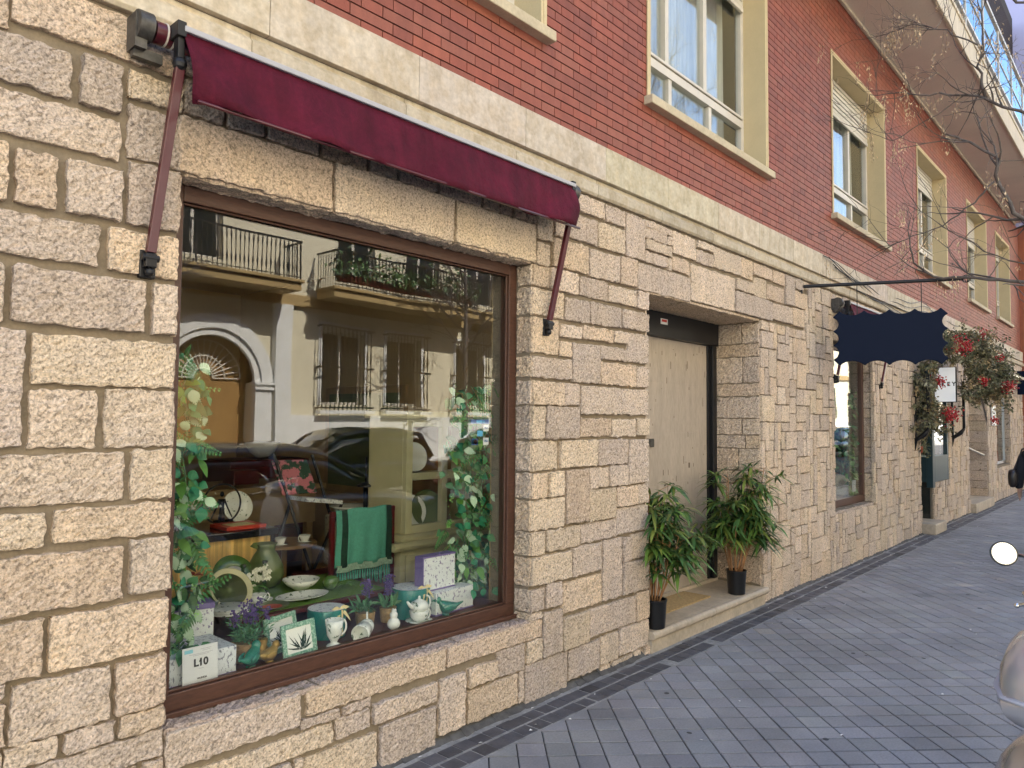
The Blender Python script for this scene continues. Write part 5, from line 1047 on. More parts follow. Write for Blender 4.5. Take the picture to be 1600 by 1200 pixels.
MB().box(-w_-.003, w_+.003, -d_-.003, d_+.003, h_-.006, h_+.003).build('rim', 'lilac_trim', t, local=True); MB().box(-w_-.006, -w_-.0005, -d_-.004, d_+.004, .0, h_).build('side_edge', 'lilac_trim', t, local=True)
mb = MB(); mb.leaf((0, -.02, h_+.004), (1, -.2, .25), (0, 0, 1), .035, .015); mb.leaf((0, -.02, h_+.004), (-1, -.2, .25), (0, 0, 1), .035, .015); mb.ball((0, -.03, h_+.006), .008, 6); mb.build('ribbon_bow', 'lilac_trim', t, local=True, fix=False)
# low table with the green cloth and the dinner ware
TZ = .62
tt = one('low_table', 'low dark red display table under the green cloth', 'table', (2.3, .9, FZ)); MB().box(1.80, 2.80, .62, 1.26, .595, TZ-.002).build('tabletop', 'dark_red', tt, bevel=.003)
for a, b in ((1.85, .67), (2.75, .67), (1.85, 1.21), (2.75, 1.21)): MB().box(a-.02, a+.02, b-.02, b+.02, .531, .594).build('leg', 'dark_red', tt)
o = MB().box(1.79, 2.72, .66, 1.24, TZ-.001, TZ+.003).build('table_runner', 'green_cloth', None, (2.25, .95, TZ)); tag(o, 'lime green cloth runner laid over the low display table', 'cloth')
TZ += .0035
def plate(x, y, r, label, mat, z=TZ, sx=1, sy=1, name='plate', inner=None, prof=None, n=36):
    t = one(name, label, name.split('_')[-1], (x, y, z)); prof = prof or [(.4*r, 0), (.55*r, .002), (.97*r, .016), (r, .020), (.97*r, .020), (.6*r, .007), (.0001, .005)]
    MB().lathe(prof, (x, y, z), n=n, sx=sx, sy=sy).build('rim', mat, t, smooth=True)
    if inner: MB().lathe([(.62*r, .009), (.3*r, .0075), (.0001, .007)], (x, y, z), n=n, sx=sx, sy=sy).build('centre', inner, t, smooth=True)
    return t
plate(2.25, .78, .155, 'long oval flowered platter at the front of the green cloth', 'floral', sx=1, sy=.62, name='platter')
BW = lambda r, h_: [(.35*r, 0), (.4*r, .004), (.75*r, h_*.45), (r, h_), (.96*r, h_), (.7*r, h_*.5), (.0001, .012)]
plate(2.36, .97, .105, 'flowered white bowl in the middle of the green cloth', 'floral', name='bowl', prof=BW(.105, .06))
t = plate(2.035, .86, .075, 'flowered white cup on its saucer on the green cloth', 'floral', name='cup'); MB().lathe([(.02, .006), (.03, .012), (.045, .045), (.043, .045), (.0001, .03)], (2.035, .86, TZ), n=26).build('cup_bowl', 'floral', t, smooth=True); handle(MB(), V(2.08, .85, TZ+.028), V(1, -.2, 0), .014, .003).build('handle', 'ceramic', t, smooth=True)
t = one('bowl', 'wide green lined bowl standing tilted at the left of the green cloth', 'bowl', (1.90, .90, TZ)); MB().lathe([(x, z) for x, z in BW(.115, .05)], V(1.90, .93, TZ+.065), V(0, -.75, .55), 36).build('rim', 'sage', t, smooth=True); MB().lathe([(.092, .034), (.05, .022), (.0001, .016)], V(1.90, .93, TZ+.065), V(0, -.75, .55), 36).build('centre', 'olive_glaze', t, smooth=True)
t = one('plate', 'green plate with a white saucer propped up behind the wide bowl', 'plate', (2.05, 1.12, TZ)); MB().lathe([(.0001, 0), (.07, 0), (.125, .018), (.122, .022), (.07, .006), (.0001, .006)], V(2.05, 1.16, TZ+.085), V(0, -.8, .45), 36).build('rim', 'green_glaze', t, smooth=True)
MB().lathe([(.0001, .012), (.06, .012), (.064, .018), (.0001, .014)], V(2.05, 1.155, TZ+.083), V(0, -.8, .45), 30).build('centre', 'ceramic', t, smooth=True)
t = plate(2.03, .71, .085, 'dark dish with red glass chips near the front edge of the green cloth', 'olive_glaze', name='dish'); MB().lathe([(.0001, .012), (.05, .010), (.045, .004)], (2.03, .71, TZ), n=20).build('red_chips', 'red_gloss', t)
plate(1.82, .76, .10, 'stack of cream plates at the left corner of the green cloth', 'floral', name='plate_stack', prof=[(.05, 0), (.10, .012), (.10, .016), (.06, .014), (.10, .024), (.10, .028), (.06, .026), (.10, .036), (.098, .038), (.0001, .022)])
t = one('glass_pear', 'shiny green glass pear at the right end of the green cloth', 'ornament', (2.44, .83, TZ)); MB().lathe([(.0001, 0), (.025, .004), (.043, .03), (.040, .055), (.022, .08), (.012, .092), (.0001, .096)], V(2.42, .83, TZ+.032), V(.9, -.1, .3), 24).build('pear', 'green_glaze', t, smooth=True)
for x, y, lab in ((2.02, 1.0, 'green glass candlestick, the left of the two by the white flowers'), (2.16, 1.02, 'green glass candlestick, the right one in front of the green jug')):
    o = MB().lathe([(.03, 0), (.028, .008), (.008, .02), (.007, .05), (.012, .06), (.007, .075), (.007, .12), (.013, .135), (.008, .15), (.010, .165), (.018, .18), (.014, .182), (.0001, .17)], (x, y, TZ), n=18).build('candlestick', 'green_glass', None, (x, y, TZ), smooth=True); tag(o, lab, 'candlestick')
t = one('pitcher', 'tall matt green pitcher standing behind the candlesticks', 'pitcher', (2.25, 1.2, TZ)); MB().lathe([(.05, 0), (.085, .02), (.105, .07), (.10, .12), (.07, .18), (.05, .21), (.055, .235), (.065, .25), (.06, .25), (.0001, .2)], (2.25, 1.17, TZ), n=32).build('pitcher_body', 'olive_glaze', t, smooth=True)
MB().leaf((2.20, 1.16, TZ+.235), (-1, 0, .45), (0, -1, 1), .06, .05).build('spout', 'olive_glaze', t, fix=False)
t = one('white_flowers', 'white silk flowers with broad green leaves between the candlesticks', 'flowers', (2.08, 1.0, TZ)); fl = MB(); lf = MB()
for i in range(26):
    c_ = V(2.08, .98, TZ+.11)+V(q.gauss(0, .035), q.gauss(0, .02), q.gauss(0, .025))
    for k in range(5): a = k*1.257; fl.leaf(c_, V(math.cos(a), -.5, math.sin(a)), (0, -1, .2), .02, .016, seg=3, col=(1, 1, 1))
for i in range(12): a = q.uniform(0, 6.28); lf.leaf(V(2.08, 1.0, TZ+.05), V(math.cos(a), math.sin(a), q.uniform(-.2, .8)), (0, 0, 1), q.uniform(.06, .11), .045, droop=.4, seg=4, col=(1, q.uniform(.9, 1.5), .5))
fl.build('blossoms', 'flower_white', t, tint=True, fix=False); lf.build('leaves', 'silkleaf', t, tint=True, fix=False)
t = one('silk_sprig', 'curled green silk sprig beside the glass pear', 'ornament', (2.56, .80, TZ)); lf = MB()
for i in range(16): a = q.uniform(0, 6.28); lf.leaf(V(2.56, .82, TZ+.02), V(math.cos(a), math.sin(a), q.uniform(0, 1.2)), (0, 0, 1), q.uniform(.04, .08), .022, droop=.6, seg=4, col=(1.1, 1.3, .4))
lf.build('leaves', 'silkleaf', t, tint=True, fix=False)
t = one('red_silk_flower', 'red silk flower with long leaves in front of the slatted bamboo cabinet', 'flowers', (1.70, .95, FZ)); fl = MB(); lf = MB()
for i in range(9): a = q.uniform(0, 6.28); fl.leaf(V(1.74, .98, .79), V(math.cos(a), -.3, abs(math.sin(a))*.5), (0, 0, 1), .07, .03, droop=.3, seg=4)
for i in range(22): a = q.uniform(0, 6.28); lf.leaf(V(1.72, .98, .72), V(math.cos(a), math.sin(a)*.5, q.uniform(-.1, .7)), (0, 0, 1), q.uniform(.10, .17), .035, droop=.4, seg=4, col=(q.uniform(.6, 1.2),)*3)
lf.tube([(1.70, .98, FZ), (1.72, .98, .74)], .004, 6); lf.build('leaves', 'silkleaf', t, tint=True, fix=False); fl.build('blossom', 'red_gloss', t, fix=False)
t = one('glass_vase', 'clear glass vase among the leaves at the left of the display', 'vase', (1.72, .82, FZ)); MB().lathe([(.04, 0), (.05, .01), (.06, .12), (.075, .17), (.073, .17), (.058, .12), (.046, .012), (.0001, .012)], (1.72, .82, FZ), n=24).build('vase_body', 'glass_clear', t, smooth=True)
# bamboo fronted cabinet and what stands on it
bc = one('bamboo_cabinet', 'cabinet with a golden bamboo slat front and black top behind the dishes', 'cabinet', (2.2, 1.65, FZ)); MB().box(1.86, 2.47, 1.50, 1.95, .20, .862).build('slatted_front', 'bamboo', bc, bevel=.003); MB().box(1.82, 2.50, 1.46, 1.98, .865, .91).build('black_top', 'dark_gloss', bc, bevel=.004)
MB().box(2.475, 2.50, 1.50, 1.95, .20, .862).build('side_panel', 'dark_gloss', bc)
o = MB().box(2.18, 2.44, 1.50, 1.72, .912, .935).build('red_book', 'red_gloss', None, (2.3, 1.6, .912), bevel=.003); o.rotation_euler = (0, 0, 0); tag(o, 'orange red book lying on the black cabinet top', 'book'); MB().box(2.22, 2.38, 1.53, 1.64, .9351, .938).build('cover_panel', 'ribbon', o)
t = one('flower_pot', 'patterned cup shaped pot of pale flowers at the left end of the black cabinet top', 'potted plant', (1.92, 1.58, .911)); MB().lathe([(.042, 0), (.05, .01), (.07, .12), (.074, .125), (.066, .125), (.0001, .1)], (1.92, 1.58, .911), n=24).build('pot', 'floral', t, smooth=True); fl = MB()
for i in range(150): c_ = V(1.90, 1.56, 1.08)+V(q.gauss(0, .09), q.gauss(0, .05), q.gauss(0, .03)); v = q.gauss(.9, .12); fl.leaf(c_, V(q.gauss(0, 1), q.gauss(0, 1), .5), (q.gauss(0, 1), -1, 1), .028, .02, seg=2, col=(v, v, v))
fl.build('blossoms', 'flower_white', t, tint=True, fix=False); lf = MB()
for i in range(26): lf.leaf(V(1.91, 1.58, 1.02), V(q.gauss(0, 1), q.gauss(0, .7), q.uniform(-.3, .5)), (0, 0, 1), .11, .04, droop=.5, seg=4, col=(.7, .8, .6))
lf.build('leaves', 'silkleaf', t, tint=True, fix=False)
t = one('ring_figure', 'black wire ornament of a seated figure inside a ring on the cabinet', 'ornament', (2.27, 1.75, .911)); rc = V(2.27, 1.75, 1.05); mb = MB(); mb.tube([rc+V(math.cos(a)*.125, 0, math.sin(a)*.125) for a in [i*math.pi/24 for i in range(49)]], .006, 8); mb.box(2.21, 2.33, 1.72, 1.78, .911, .925)
mb.tube([rc+V(0, 0, -.11), rc+V(0, 0, -.03), rc+V(0, 0, .03)], [.022, .014, .018], 10); mb.ball(rc+V(0, 0, .062), (.013, .012, .018), 10)
for s in (-1, 1): mb.tube([rc+V(s*.015, 0, .03), rc+V(s*.035, 0, -.02), rc+V(s*.07, 0, -.09)], [.007, .005, .004], 6); mb.tube([rc+V(0, 0, -.11), rc+V(s*.06, -.02, -.105), rc+V(0, -.03, -.118)], [.012, .009, .006], 6)
mb.build('figure_and_ring', 'black_metal', t, smooth=True)
t = one('cake_plate', 'pale flowered plate leaning at the right end of the black cabinet top', 'plate', (2.46, 1.8, .911)); MB().lathe([(.0001, 0), (.06, 0), (.105, .012), (.103, .016), (.06, .005), (.0001, .005)], V(2.43, 1.86, 1.01), V(0, -.9, .3), 32).build('rim', 'floral', t, smooth=True)
# wooden desk with objects, further back
dk = one('desk', 'honey coloured wooden desk further back in the shop behind the bamboo cabinet', 'desk', (2.9, 3.3, .16)); MB().box(2.0, 3.75, 2.8, 3.6, .985, 1.03).build('desk_top', 'desk_wood', dk, bevel=.006); MB().box(2.08, 3.68, 2.85, 3.55, .70, .984).build('drawer_box', 'desk_wood', dk, bevel=.003)
for a in (2.1, 3.62):
    for b in (2.87, 3.50): MB().box(a-.03, a+.03, b-.03, b+.03, .16, .70).build('leg', 'desk_wood', dk)
def small(name, label, cat, prof, x, y, z, mat, n=20): o = MB().lathe(prof, (x, y, z), n=n).build(name, mat, None, (x, y, z), smooth=True, angle=50); return tag(o, label, cat)
small('vase', 'small round dark vase on the wooden desk', 'vase', [(.03, 0), (.06, .04), (.065, .09), (.04, .14), (.03, .15), (.0001, .14)], 2.55, 3.2, 1.031, 'dark_red')
o = MB().box(3.05, 3.28, 3.1, 3.3, 1.031, 1.15).build('red_box', 'dark_red', None, (3.16, 3.2, 1.03), bevel=.004); tag(o, 'dark red box on the right of the wooden desk', 'box')
small('planter', 'big white bowl on the sideboard behind the desk', 'bowl', [(.06, 0), (.12, .05), (.17, .15), (.16, .15), (.0001, .06)], 3.75, 3.9, 1.21, 'ceramic')
sb = one('sideboard', 'dark red wooden sideboard against the back of the shop', 'sideboard', (3.7, 3.9, .16)); MB().box(3.30, 4.12, 3.65, 4.2, .2, 1.2).build('cabinet_body', 'dark_red', sb, bevel=.006)
for k in range(3): MB().box(3.34, 4.08, 3.635, 3.649, .28+.3*k, .54+.3*k).build('drawer', 'dark_red', sb, bevel=.003)
# folding chair with rose cushion
ch = one('folding_chair', 'dark folding stand holding a rose print tray by the black lamp stand', 'chair', (2.95, 1.8, .16))
MB().obox((2.88, 1.9, 1.18), V(.14, 0, .0), V(0, .006, .0), V(-.03, .03, .12)).build('backrest', 'rose_print', ch, bevel=.003)
MB().obox((2.98, 1.78, 1.02), V(.15, .0, -.02), V(0, .11, 0), V(0, 0, .014)).build('seat', 'floral_box_grey', ch, bevel=.003)
for a, b in (((2.72, 1.92, 1.35), (3.05, 1.7, .16)), ((3.05, 1.95, 1.33), (3.36, 1.75, .16)), ((3.15, 1.7, 1.0), (2.80, 1.8, .16)), ((2.85, 1.9, 1.0), (2.60, 1.95, .16))): MB().tube([a, b], .012, 6).build('leg', 'black_metal', ch)
t = one('lamp_stand', 'slim black metal stand with a small disc behind the teal throw', 'stand', (3.20, 1.5, .16)); mb = MB(); mb.tube([(3.20, 1.5, .16), (3.20, 1.5, 1.13)], .016, 10); mb.tube([(3.20, 1.5, 1.13), (3.20, 1.5, 1.33)], .005, 8); mb.build('pole', 'black_metal', t, smooth=True); MB().lathe([(.0001, 0), (.06, 0), (.06, .012), (.02, .03), (.0001, .03)], (3.20, 1.5, 1.12), n=20).build('disc', 'black_metal', t); MB().lathe([(.12, 0), (.12, .015), (.0001, .02)], (3.20, 1.5, .16), n=20).build('base', 'black_metal', t)
# side table with cups
sdt = one('side_table', 'small dark side table carrying teacups behind the dishes', 'table', (2.75, 1.75, .16)); MB().lathe([(.0001, 0), (.22, 0), (.22, .02), (.0001, .02)], (2.78, 1.85, .72), n=28).build('tabletop', 'shop_wood', sdt); MB().tube([(2.78, 1.85, .16), (2.78, 1.85, .72)], .02, 8).build('leg', 'shop_wood', sdt)
for x, y, lab in ((2.69, 1.75, 'white teacup on the dark side table, the one further from the throw'), (2.87, 1.74, 'white teacup on the dark side table, the one beside the throw')):
    t = one('teacup', lab, 'cup', (x, y, .741)); MB().lathe([(.02, 0), (.05, .006), (.02, .008), (.025, .012), (.04, .05), (.038, .05), (.0001, .03)], (x, y, .741), n=22).build('cup', 'ceramic', t, smooth=True); handle(MB(), V(x-.036, y, .741+.03), V(-1, 0, 0), .014, .003).build('handle', 'ceramic', t, smooth=True)
# throw hung on a dark red chair back
tc = one('display_chair', 'dark red chair whose back carries the teal throw', 'chair', (2.84, 1.1, .16))
MB().box(2.60, 3.09, 1.035, 1.06, 1.0, 1.035).build('top_rail', 'dark_red', tc, bevel=.004)
for a in (2.605, 3.065): MB().box(a, a+.025, 1.04, 1.065, .16, 1.0).build('leg', 'dark_red', tc)
MB().box(2.62, 3.07, 1.10, 1.5, .56, .60).build('seat', 'dark_red', tc, bevel=.005)
for a in (2.63, 3.04): MB().box(a, a+.025, 1.46, 1.485, .16, .56).build('leg', 'dark_red', tc)
tth = one('throw_blanket', 'teal woven throw with dark edge stripes and a fringe hanging over a chair back', 'blanket', (2.83, 1.02, .7))
def strip(x0, x1, mat, name, par, zt=1.045, zb=.70, y=1.02, dy=.0):
    n = 24; vs = []
    for j in range(13):
        f = j/12
        for i in range(n+1): x_ = x0+(x1-x0)*i/n; vs.append((x_+.006*math.sin(f*5), y-.012*f+.008*math.sin(x_*55+f*1.5)*f+dy, zt-(zt-zb)*f+.004*math.sin(x_*30)))
    o = MB().add(vs, [(j*(n+1)+i, j*(n+1)+i+1, (j+1)*(n+1)+i+1, (j+1)*(n+1)+i) for j in range(12) for i in range(n)]).build(name, mat, par, smooth=True, fix=False); o.modifiers.new('solid', 'SOLIDIFY').thickness = .005; return o
strip(2.62, 2.66, 'throw_teal', 'edge_band', tth); strip(2.661, 2.70, 'throw_dark', 'dark_stripe', tth); strip(2.701, 3.0, 'throw_teal', 'centre_panel', tth); strip(3.001, 3.04, 'throw_dark', 'dark_stripe', tth); strip(2.62, 3.04, 'throw_pale', 'hem_band', tth, .712, .672, 1.006)
fr = MB()
for i in range(22):
    x_ = 2.63+i*.0185; fr.tube([(x_, 1.004, .675), (x_+q.gauss(0, .003), 1.0, .62), (x_+q.gauss(0, .006), 1.0, .545)], [.005, .006, .003], 6)
fr.build('fringe', 'throw_teal', tth, smooth=True)
# pale cabinet with glazed upper part
kb = one('display_cabinet', 'sage cream cabinet with glazed doors and plates inside behind the right garland', 'cabinet', (3.45, 1.2, .16))
MB().box(3.12, 3.95, 1.02, 1.5, .16, .74).build('base_unit', 'sage', kb, bevel=.004)
mb = MB(); mb.box(3.165, 3.40, 1.008, 1.019, .20, .24); mb.box(3.165, 3.40, 1.008, 1.019, .66, .70); mb.box(3.165, 3.205, 1.008, 1.019, .2401, .6599); mb.box(3.36, 3.40, 1.008, 1.019, .2401, .6599); mb.box(3.12, 3.16, 1.010, 1.019, .16, .74); mb.build('door_panel', 'sage', kb, bevel=.003)
mb = MB(); mb.prism([(.98, .741), (.965, .765), (.965, .775), (1.0, .79), (1.5, .79), (1.5, .741)], 0, 3.04, 4.0); mb.prism([(1.02, .7905), (1.01, .815), (1.04, .83), (1.5, .83), (1.5, .7905)], 0, 3.14, 3.98); mb.build('cornice_ledge', 'sage', kb, bevel=.004)
mb = MB(); y0, y1 = 1.06, 1.10
mb.box(3.20, 3.255, y0, y1, .831, 1.60); mb.box(3.52, 3.575, y0, y1, .831, 1.60); mb.box(3.2551, 3.5199, y0, y1, .831, .885); mb.box(3.2551, 3.5199, y0, y1, 1.185, 1.235); mb.box(3.2551, 3.5199, y0, y1, 1.545, 1.60)
mb.box(3.5751, 3.95, y0, y1, .831, .885); mb.box(3.5751, 3.95, y0, y1, 1.185, 1.235); mb.box(3.5751, 3.95, y0, y1, 1.545, 1.60)
mb.box(3.18, 3.97, 1.04, 1.5, 1.601, 1.65); mb.box(3.20, 3.24, y1+.001, 1.47, .831, 1.60); mb.box(3.93, 3.96, y1+.001, 1.47, .831, 1.60)
mb.build('glazed_door', 'sage', kb, bevel=.003); mb = MB(); mb.box(3.24, 3.93, 1.40, 1.47, .831, 1.60); mb.build('back_panel', 'shop_wood', kb)
MB().box(3.24, 3.93, 1.12, 1.40, 1.20, 1.215).build('shelf', 'sage', kb)
for x, y, z, r, m_, lab in ((3.42, 1.25, 1.33, .105, 'ceramic', 'pale plate standing on the upper shelf of the sage cabinet'), (3.38, 1.22, .955, .115, 'ceramic', 'cream plate at the left inside the lower part of the sage cabinet'), (3.50, 1.2, .97, .13, 'olive_glaze', 'grey green plate at the right inside the lower part of the sage cabinet')):
    o = MB().lathe([(.0001, 0), (.5*r, 0), (.97*r, .012), (r, .018), (.95*r, .016), (.6*r, .006), (.0001, .005)], V(x, y, z), V(-.15, -1, .18), 32).build('plate', m_, None, (x, y, z), smooth=True); tag(o, lab, 'plate')
# stacked script print baskets
for k, (z0, z1, lab) in enumerate(((.545, .72, 'script print storage cube, the lower one beside the sage cabinet'), (.722, .90, 'script print storage cube, the upper one beside the sage cabinet'))):
    o = MB().box(3.10, 3.40, 1.62, 1.85, z0, z1).build('storage_cube', 'script_fabric', None, (3.25, 1.7, z0), bevel=.01); tag(o, lab, 'storage box')
st_ = MB().box(3.05, 3.48, 1.58, 1.92, .16, .543).build('low_chest', 'shop_wood', None, (3.2, 1.7, .16), bevel=.004); tag(st_, 'low dark wooden chest under the script print cubes', 'chest')
t = one('serving_dish', 'pale round serving dish on the stack beside the sage cabinet', 'dish', (3.24, 1.73, .901)); MB().lathe([(.08, 0), (.13, .05), (.155, .06), (.15, .066), (.12, .055), (.0001, .03)], (3.24, 1.73, .901), n=32).build('rim', 'ceramic', t, smooth=True); MB().lathe([(.125, .0), (.128, .03), (.0001, .03)], (3.24, 1.73, .8995), n=24).build('stand', 'wicker', t) if False else None
# shelves and pictures on the back wall
sh = one('wall_shelf', 'tall brown shelf unit on the back wall of the shop', 'shelf', (1.8, 5.0, .16)); mb = MB()
for k in range(5): mb.box(.6, 3.2, 4.8, 5.19, .5+.5*k, .53+.5*k)
for x_ in (.6, 1.45, 2.3, 3.17): mb.box(x_, x_+.03, 4.8, 5.19, .16, 2.6)
mb.build('shelf_boards', 'shop_wood', sh); q = random.Random(6)
for k in range(12):
    lv_ = k//3; x_ = .9+.85*(k % 3)+q.uniform(-.1, .1); m_ = q.choice(['ceramic', 'olive_glaze', 'wicker', 'teal_glaze', 'gold'])
    lab = ('left', 'middle', 'right')[k % 3]+' ornament on the '+('lowest', 'second', 'third', 'fourth')[lv_]+' board of the brown back wall shelf unit'; h_ = q.uniform(.08, .2); r = q.uniform(.04, .08); small('ornament', lab, 'ornament', [(r*.6, 0), (r, h_*.4), (r*.7, h_*.8), (r*.8, h_), (.0001, h_*.9)], x_, 4.92, .531+.5*lv_, m_, 12)['group'] = 'ornaments on the back shelves'
t = one('wall_picture', 'green landscape picture behind the lamp stand on the right wall', 'picture', (4.1, 3.0, 1.1)); MB().box(4.13, 4.168, 2.2, 3.4, .9, 1.9).build('picture_frame_border', 'desk_wood', t, bevel=.006); MB().box(4.125, 4.1295, 2.27, 3.33, .97, 1.83).build('print', 'olive_glaze', t)
# ------------------------------------------------------------------ silk leaf garlands
def garland(x0, x1, y, z0, z1, label, n, seed, xs=None):
    q = random.Random(seed); t = thing('leaf_garland', ((x0+x1)/2, y, z1), label, 'garland', 'silk leaf garlands down both sides of the window')
    st = MB(); lf = MB(); xc = (x0+x1)/2
    for k in range(3):
        ph = k*2.1; st.tube([V(xc+(x1-x0)*.22*math.sin(f*9+ph), y+.03*math.cos(f*8+ph), z1-(z1-z0)*f) for f in [i/30 for i in range(31)]], .003, 5)
    for i in range(n):
        f = q.random(); p = V(lin(x0, x1, q.random()**.8 if q.random() < .5 else q.random()), y+q.gauss(0, .045), lin(z1, z0, f)); kind = q.random(); p.y = max(.165, p.y)
        d = V(q.gauss(0, .7), q.gauss(-.5, .4), q.gauss(-.5, .6)).normalized(); nr = V(q.gauss(0, .4), -1, q.gauss(.3, .4)); v = q.gauss(1, .15)
        if p.y+d.y*.09 < .155: d.y = abs(d.y)*.3
        if kind < .22:   # variegated leaf with pale veins
            L_, W_ = q.uniform(.05, .075), q.uniform(.036, .05); lf.leaf(p, d, nr, L_, W_, droop=.1, seg=6, col=(3.6*v, 2.7*v, 4.0*v))
            s_ = d.cross(nr).normalized(); nn = s_.cross(d)
            if nn.y > 0: nn = -nn
            off = nn*.0012
            for k in range(1, 7):
                c_ = p+d*L_*k/7.5+off-V(0, 0, 1)*.1*L_*(k/7.5)**2; hw = W_*.46*math.sin(math.pi*min(1, (k/7.5)**.8))
                for sg in (-1, 1): e = c_+s_*sg*hw+d*.010; lf.add([c_-d*.0016+off, e+off+nn*.003-d*.0012, e+off+nn*.003+d*.0022, c_+d*.0016+off], [(0, 1, 2, 3)], col=(.25, .7, .35))
            lf.add([p+off-s_*.001, p+off+s_*.001, p+d*L_+off-V(0, 0, 1)*.1*L_], [(0, 1, 2)], col=(.25, .7, .35))
        elif kind < .64: L_ = q.uniform(.042, .062); lf.leaf(p, d, nr, L_, L_*.85, droop=.1, seg=6, col=(.22*v, .95*v, .95*v) if q.random() < .6 else (.6*v, 1.1*v, .9*v))
        elif kind < .82: L_ = q.uniform(.06, .09); lf.leaf(p, d, nr, L_, L_*.5, droop=.3, seg=5, col=(.8*v, 1.2*v, .3*v) if q.random() < .5 else (.35*v, .55*v, .3*v))
        elif kind < .93:  # fern frond
            L_ = q.uniform(.12, .18)
            for k in range(9):
                c_ = p+d*L_*k/9
                for sg in (-1, 1): lf.leaf(c_, (d*.5+d.cross(nr).normalized()*sg).normalized(), nr, .045*(1-k/11), .012, seg=3, col=(.5*v, .9*v, .45*v))
        else:
            for k in range(14): lf.ball(p+V(q.gauss(0, .012), q.gauss(0, .01), q.gauss(0, .018)), .0035, 5, col=(2.6*v, 2.8*v, 1.6*v))
    st.build('stems', 'silkleaf', t, smooth=True); lf.build('leaves', 'silkleaf', t, tint=True, fix=False); return t
garland(1.24, 1.44, .30, .58, 1.86, 'silk leaf garland hanging down the left edge of the shop window', 300, 5)
garland(2.93, 3.33, .36, .60, 1.80, 'silk leaf garland hanging down the right edge of the shop window', 420, 6)
# second shop window contents
t = one('straw_hat', 'round felt hat ring propped up on the second shop window ledge', 'hat', (9.45, .3, .701)); q = random.Random(3)
mb = MB(); prof = [(.06+.05*math.cos(a), .055*math.sin(a)) for a in [2*math.pi*i/14 for i in range(15)]]; mb.lathe([(r+.03, z) for r, z in prof], V(9.45, .30, .83), V(-.55, -.8, .15), 28); mb.build('brim', 'sill_stone', t, smooth=True)
mb = MB(); mb.lathe([(.12, 0), (.10, .12), (.08, .14), (.0001, .15)], V(9.45, .32, .83), V(.55, .8, -.15), 24); mb.build('crown', 'script_fabric', t, smooth=True)
def garland2():
    t = thing('leaf_garland', (9.5, .3, 2.4), 'dense green leaf garland inside the right side of the second shop window', 'garland', 'silk leaf garlands down both sides of the window'); lf = MB(); q = random.Random(9)
    for i in range(420):
        p = V(q.uniform(9.42, 9.72), q.uniform(.18, .5), q.uniform(.72, 2.05))
        v = q.gauss(1, .3); g = q.random(); lf.leaf(p, V(q.gauss(0, 1), q.gauss(-.6, .5), q.gauss(-.2, 1)), (q.gauss(0, .4), -1, .3), q.uniform(.06, .1), q.uniform(.045, .07), seg=4, col=(.3*v, .8*v, .6*v) if g < .6 else (1.4*v, 1.7*v, .6*v) if g < .8 else (2.5*v, 2.6*v, 2.2*v))
    lf.tube([(9.5, .3, .7), (9.5, .3, 2.4)], .004, 5); lf.build('leaves', 'silkleaf', t, tint=True, fix=False)
garland2()
mb = MB().box(8.5, 9.5, .35, .7, 1.55, 1.562); tag(mb.build('glass_shelf', 'glass_clear', None, (9, .5, 1.55)), 'clear glass shelf across the second shop window', 'shelf')
o = MB().box(9.45, 9.58, .155, .160, .76, .90).build('window_label', 'white_plastic', None, (9.5, .16, .76)); tag(o, 'small white label low inside the second shop window', 'label')
# third shop display
for x, z, m_, lab in ((13.0, 1.09, 'sage', 'pale handbag in the teal framed display window'), (13.35, 1.09, 'red_gloss', 'reddish ornament in the teal framed display window')): small('ornament', lab, 'ornament', [(.05, 0), (.1, .06), (.09, .16), (.03, .22), (.0001, .22)], x, .35, z, m_)
# ------------------------------------------------------------------ far side of the street (seen mirrored in the shop glass)
OY = -13.8
ob_ = thing('arched_townhouse', (12, OY, 0), 'cream townhouse with arched door, barred windows and iron balconies across the street', 'building')
AX, AR, AS = 8.1, 1.10, 2.45
holes = [(AX-AR, AX+AR, 0, AS)]+[(x, x+1.35, 1.95, 3.95) for x in (2.2, 4.4, 11.15, 13.3, 16.0, 18.4, 21.0, 26, 30, 34, 38, 42, 46, 50, 54, 58, 64, 70, 76)]+[(x, x+1.3, 5.35, 8.2) for x in (1.5, 4.3, 7.0, 11.6, 14.0, 16.6, 19.4, 26, 30, 34, 38, 42, 46, 50, 54, 58, 64, 70, 76)]+[(x, x+1.3, 9.4, 11.6) for x in (1.5, 4.3, 7.0, 11.6, 14.0, 16.6, 19.4)]
mb = MB(); holed(mb, -20, AX-AR-.5, 0, 13, OY-.4, OY, holes); holed(mb, AX+AR+.5, 110, 0, 13, OY-.4, OY, holes)
holed(mb, AX-AR-.5, AX+AR+.5, 4.4, 13, OY-.4, OY, holes)
# spandrel round the arch
n = 24; pts = [(AX+AR*math.cos(math.pi*i/n), AS+AR*math.sin(math.pi*i/n)) for i in range(n+1)]
ou = [(AX+AR+.5, AS)]+[(AX+(AR+.5)*math.copysign(1, math.cos(math.pi*i/n)) if abs(math.cos(math.pi*i/n)) > .7 else AX+(AR+.5)*math.cos(math.pi*i/n)/.7071, 4.4 if .25 <= i/n <= .75 else AS+(4.4-AS)*math.sin(math.pi*i/n)/.7071) for i in range(1, n)]+[(AX-AR-.5, AS)]
vs = [(p[0], OY, p[1]) for p in pts]+[(p[0], OY, p[1]) for p in ou]; mb.add(vs, [(i, i+1, n+2+i, n+1+i) for i in range(n)])
mb.box(AX-AR-.5, AX-AR, OY-.4, OY, 0, AS); mb.box(AX+AR, AX+AR+.5, OY-.4, OY, 0, AS)
mb.build('wall', 'stucco_cream', ob_)
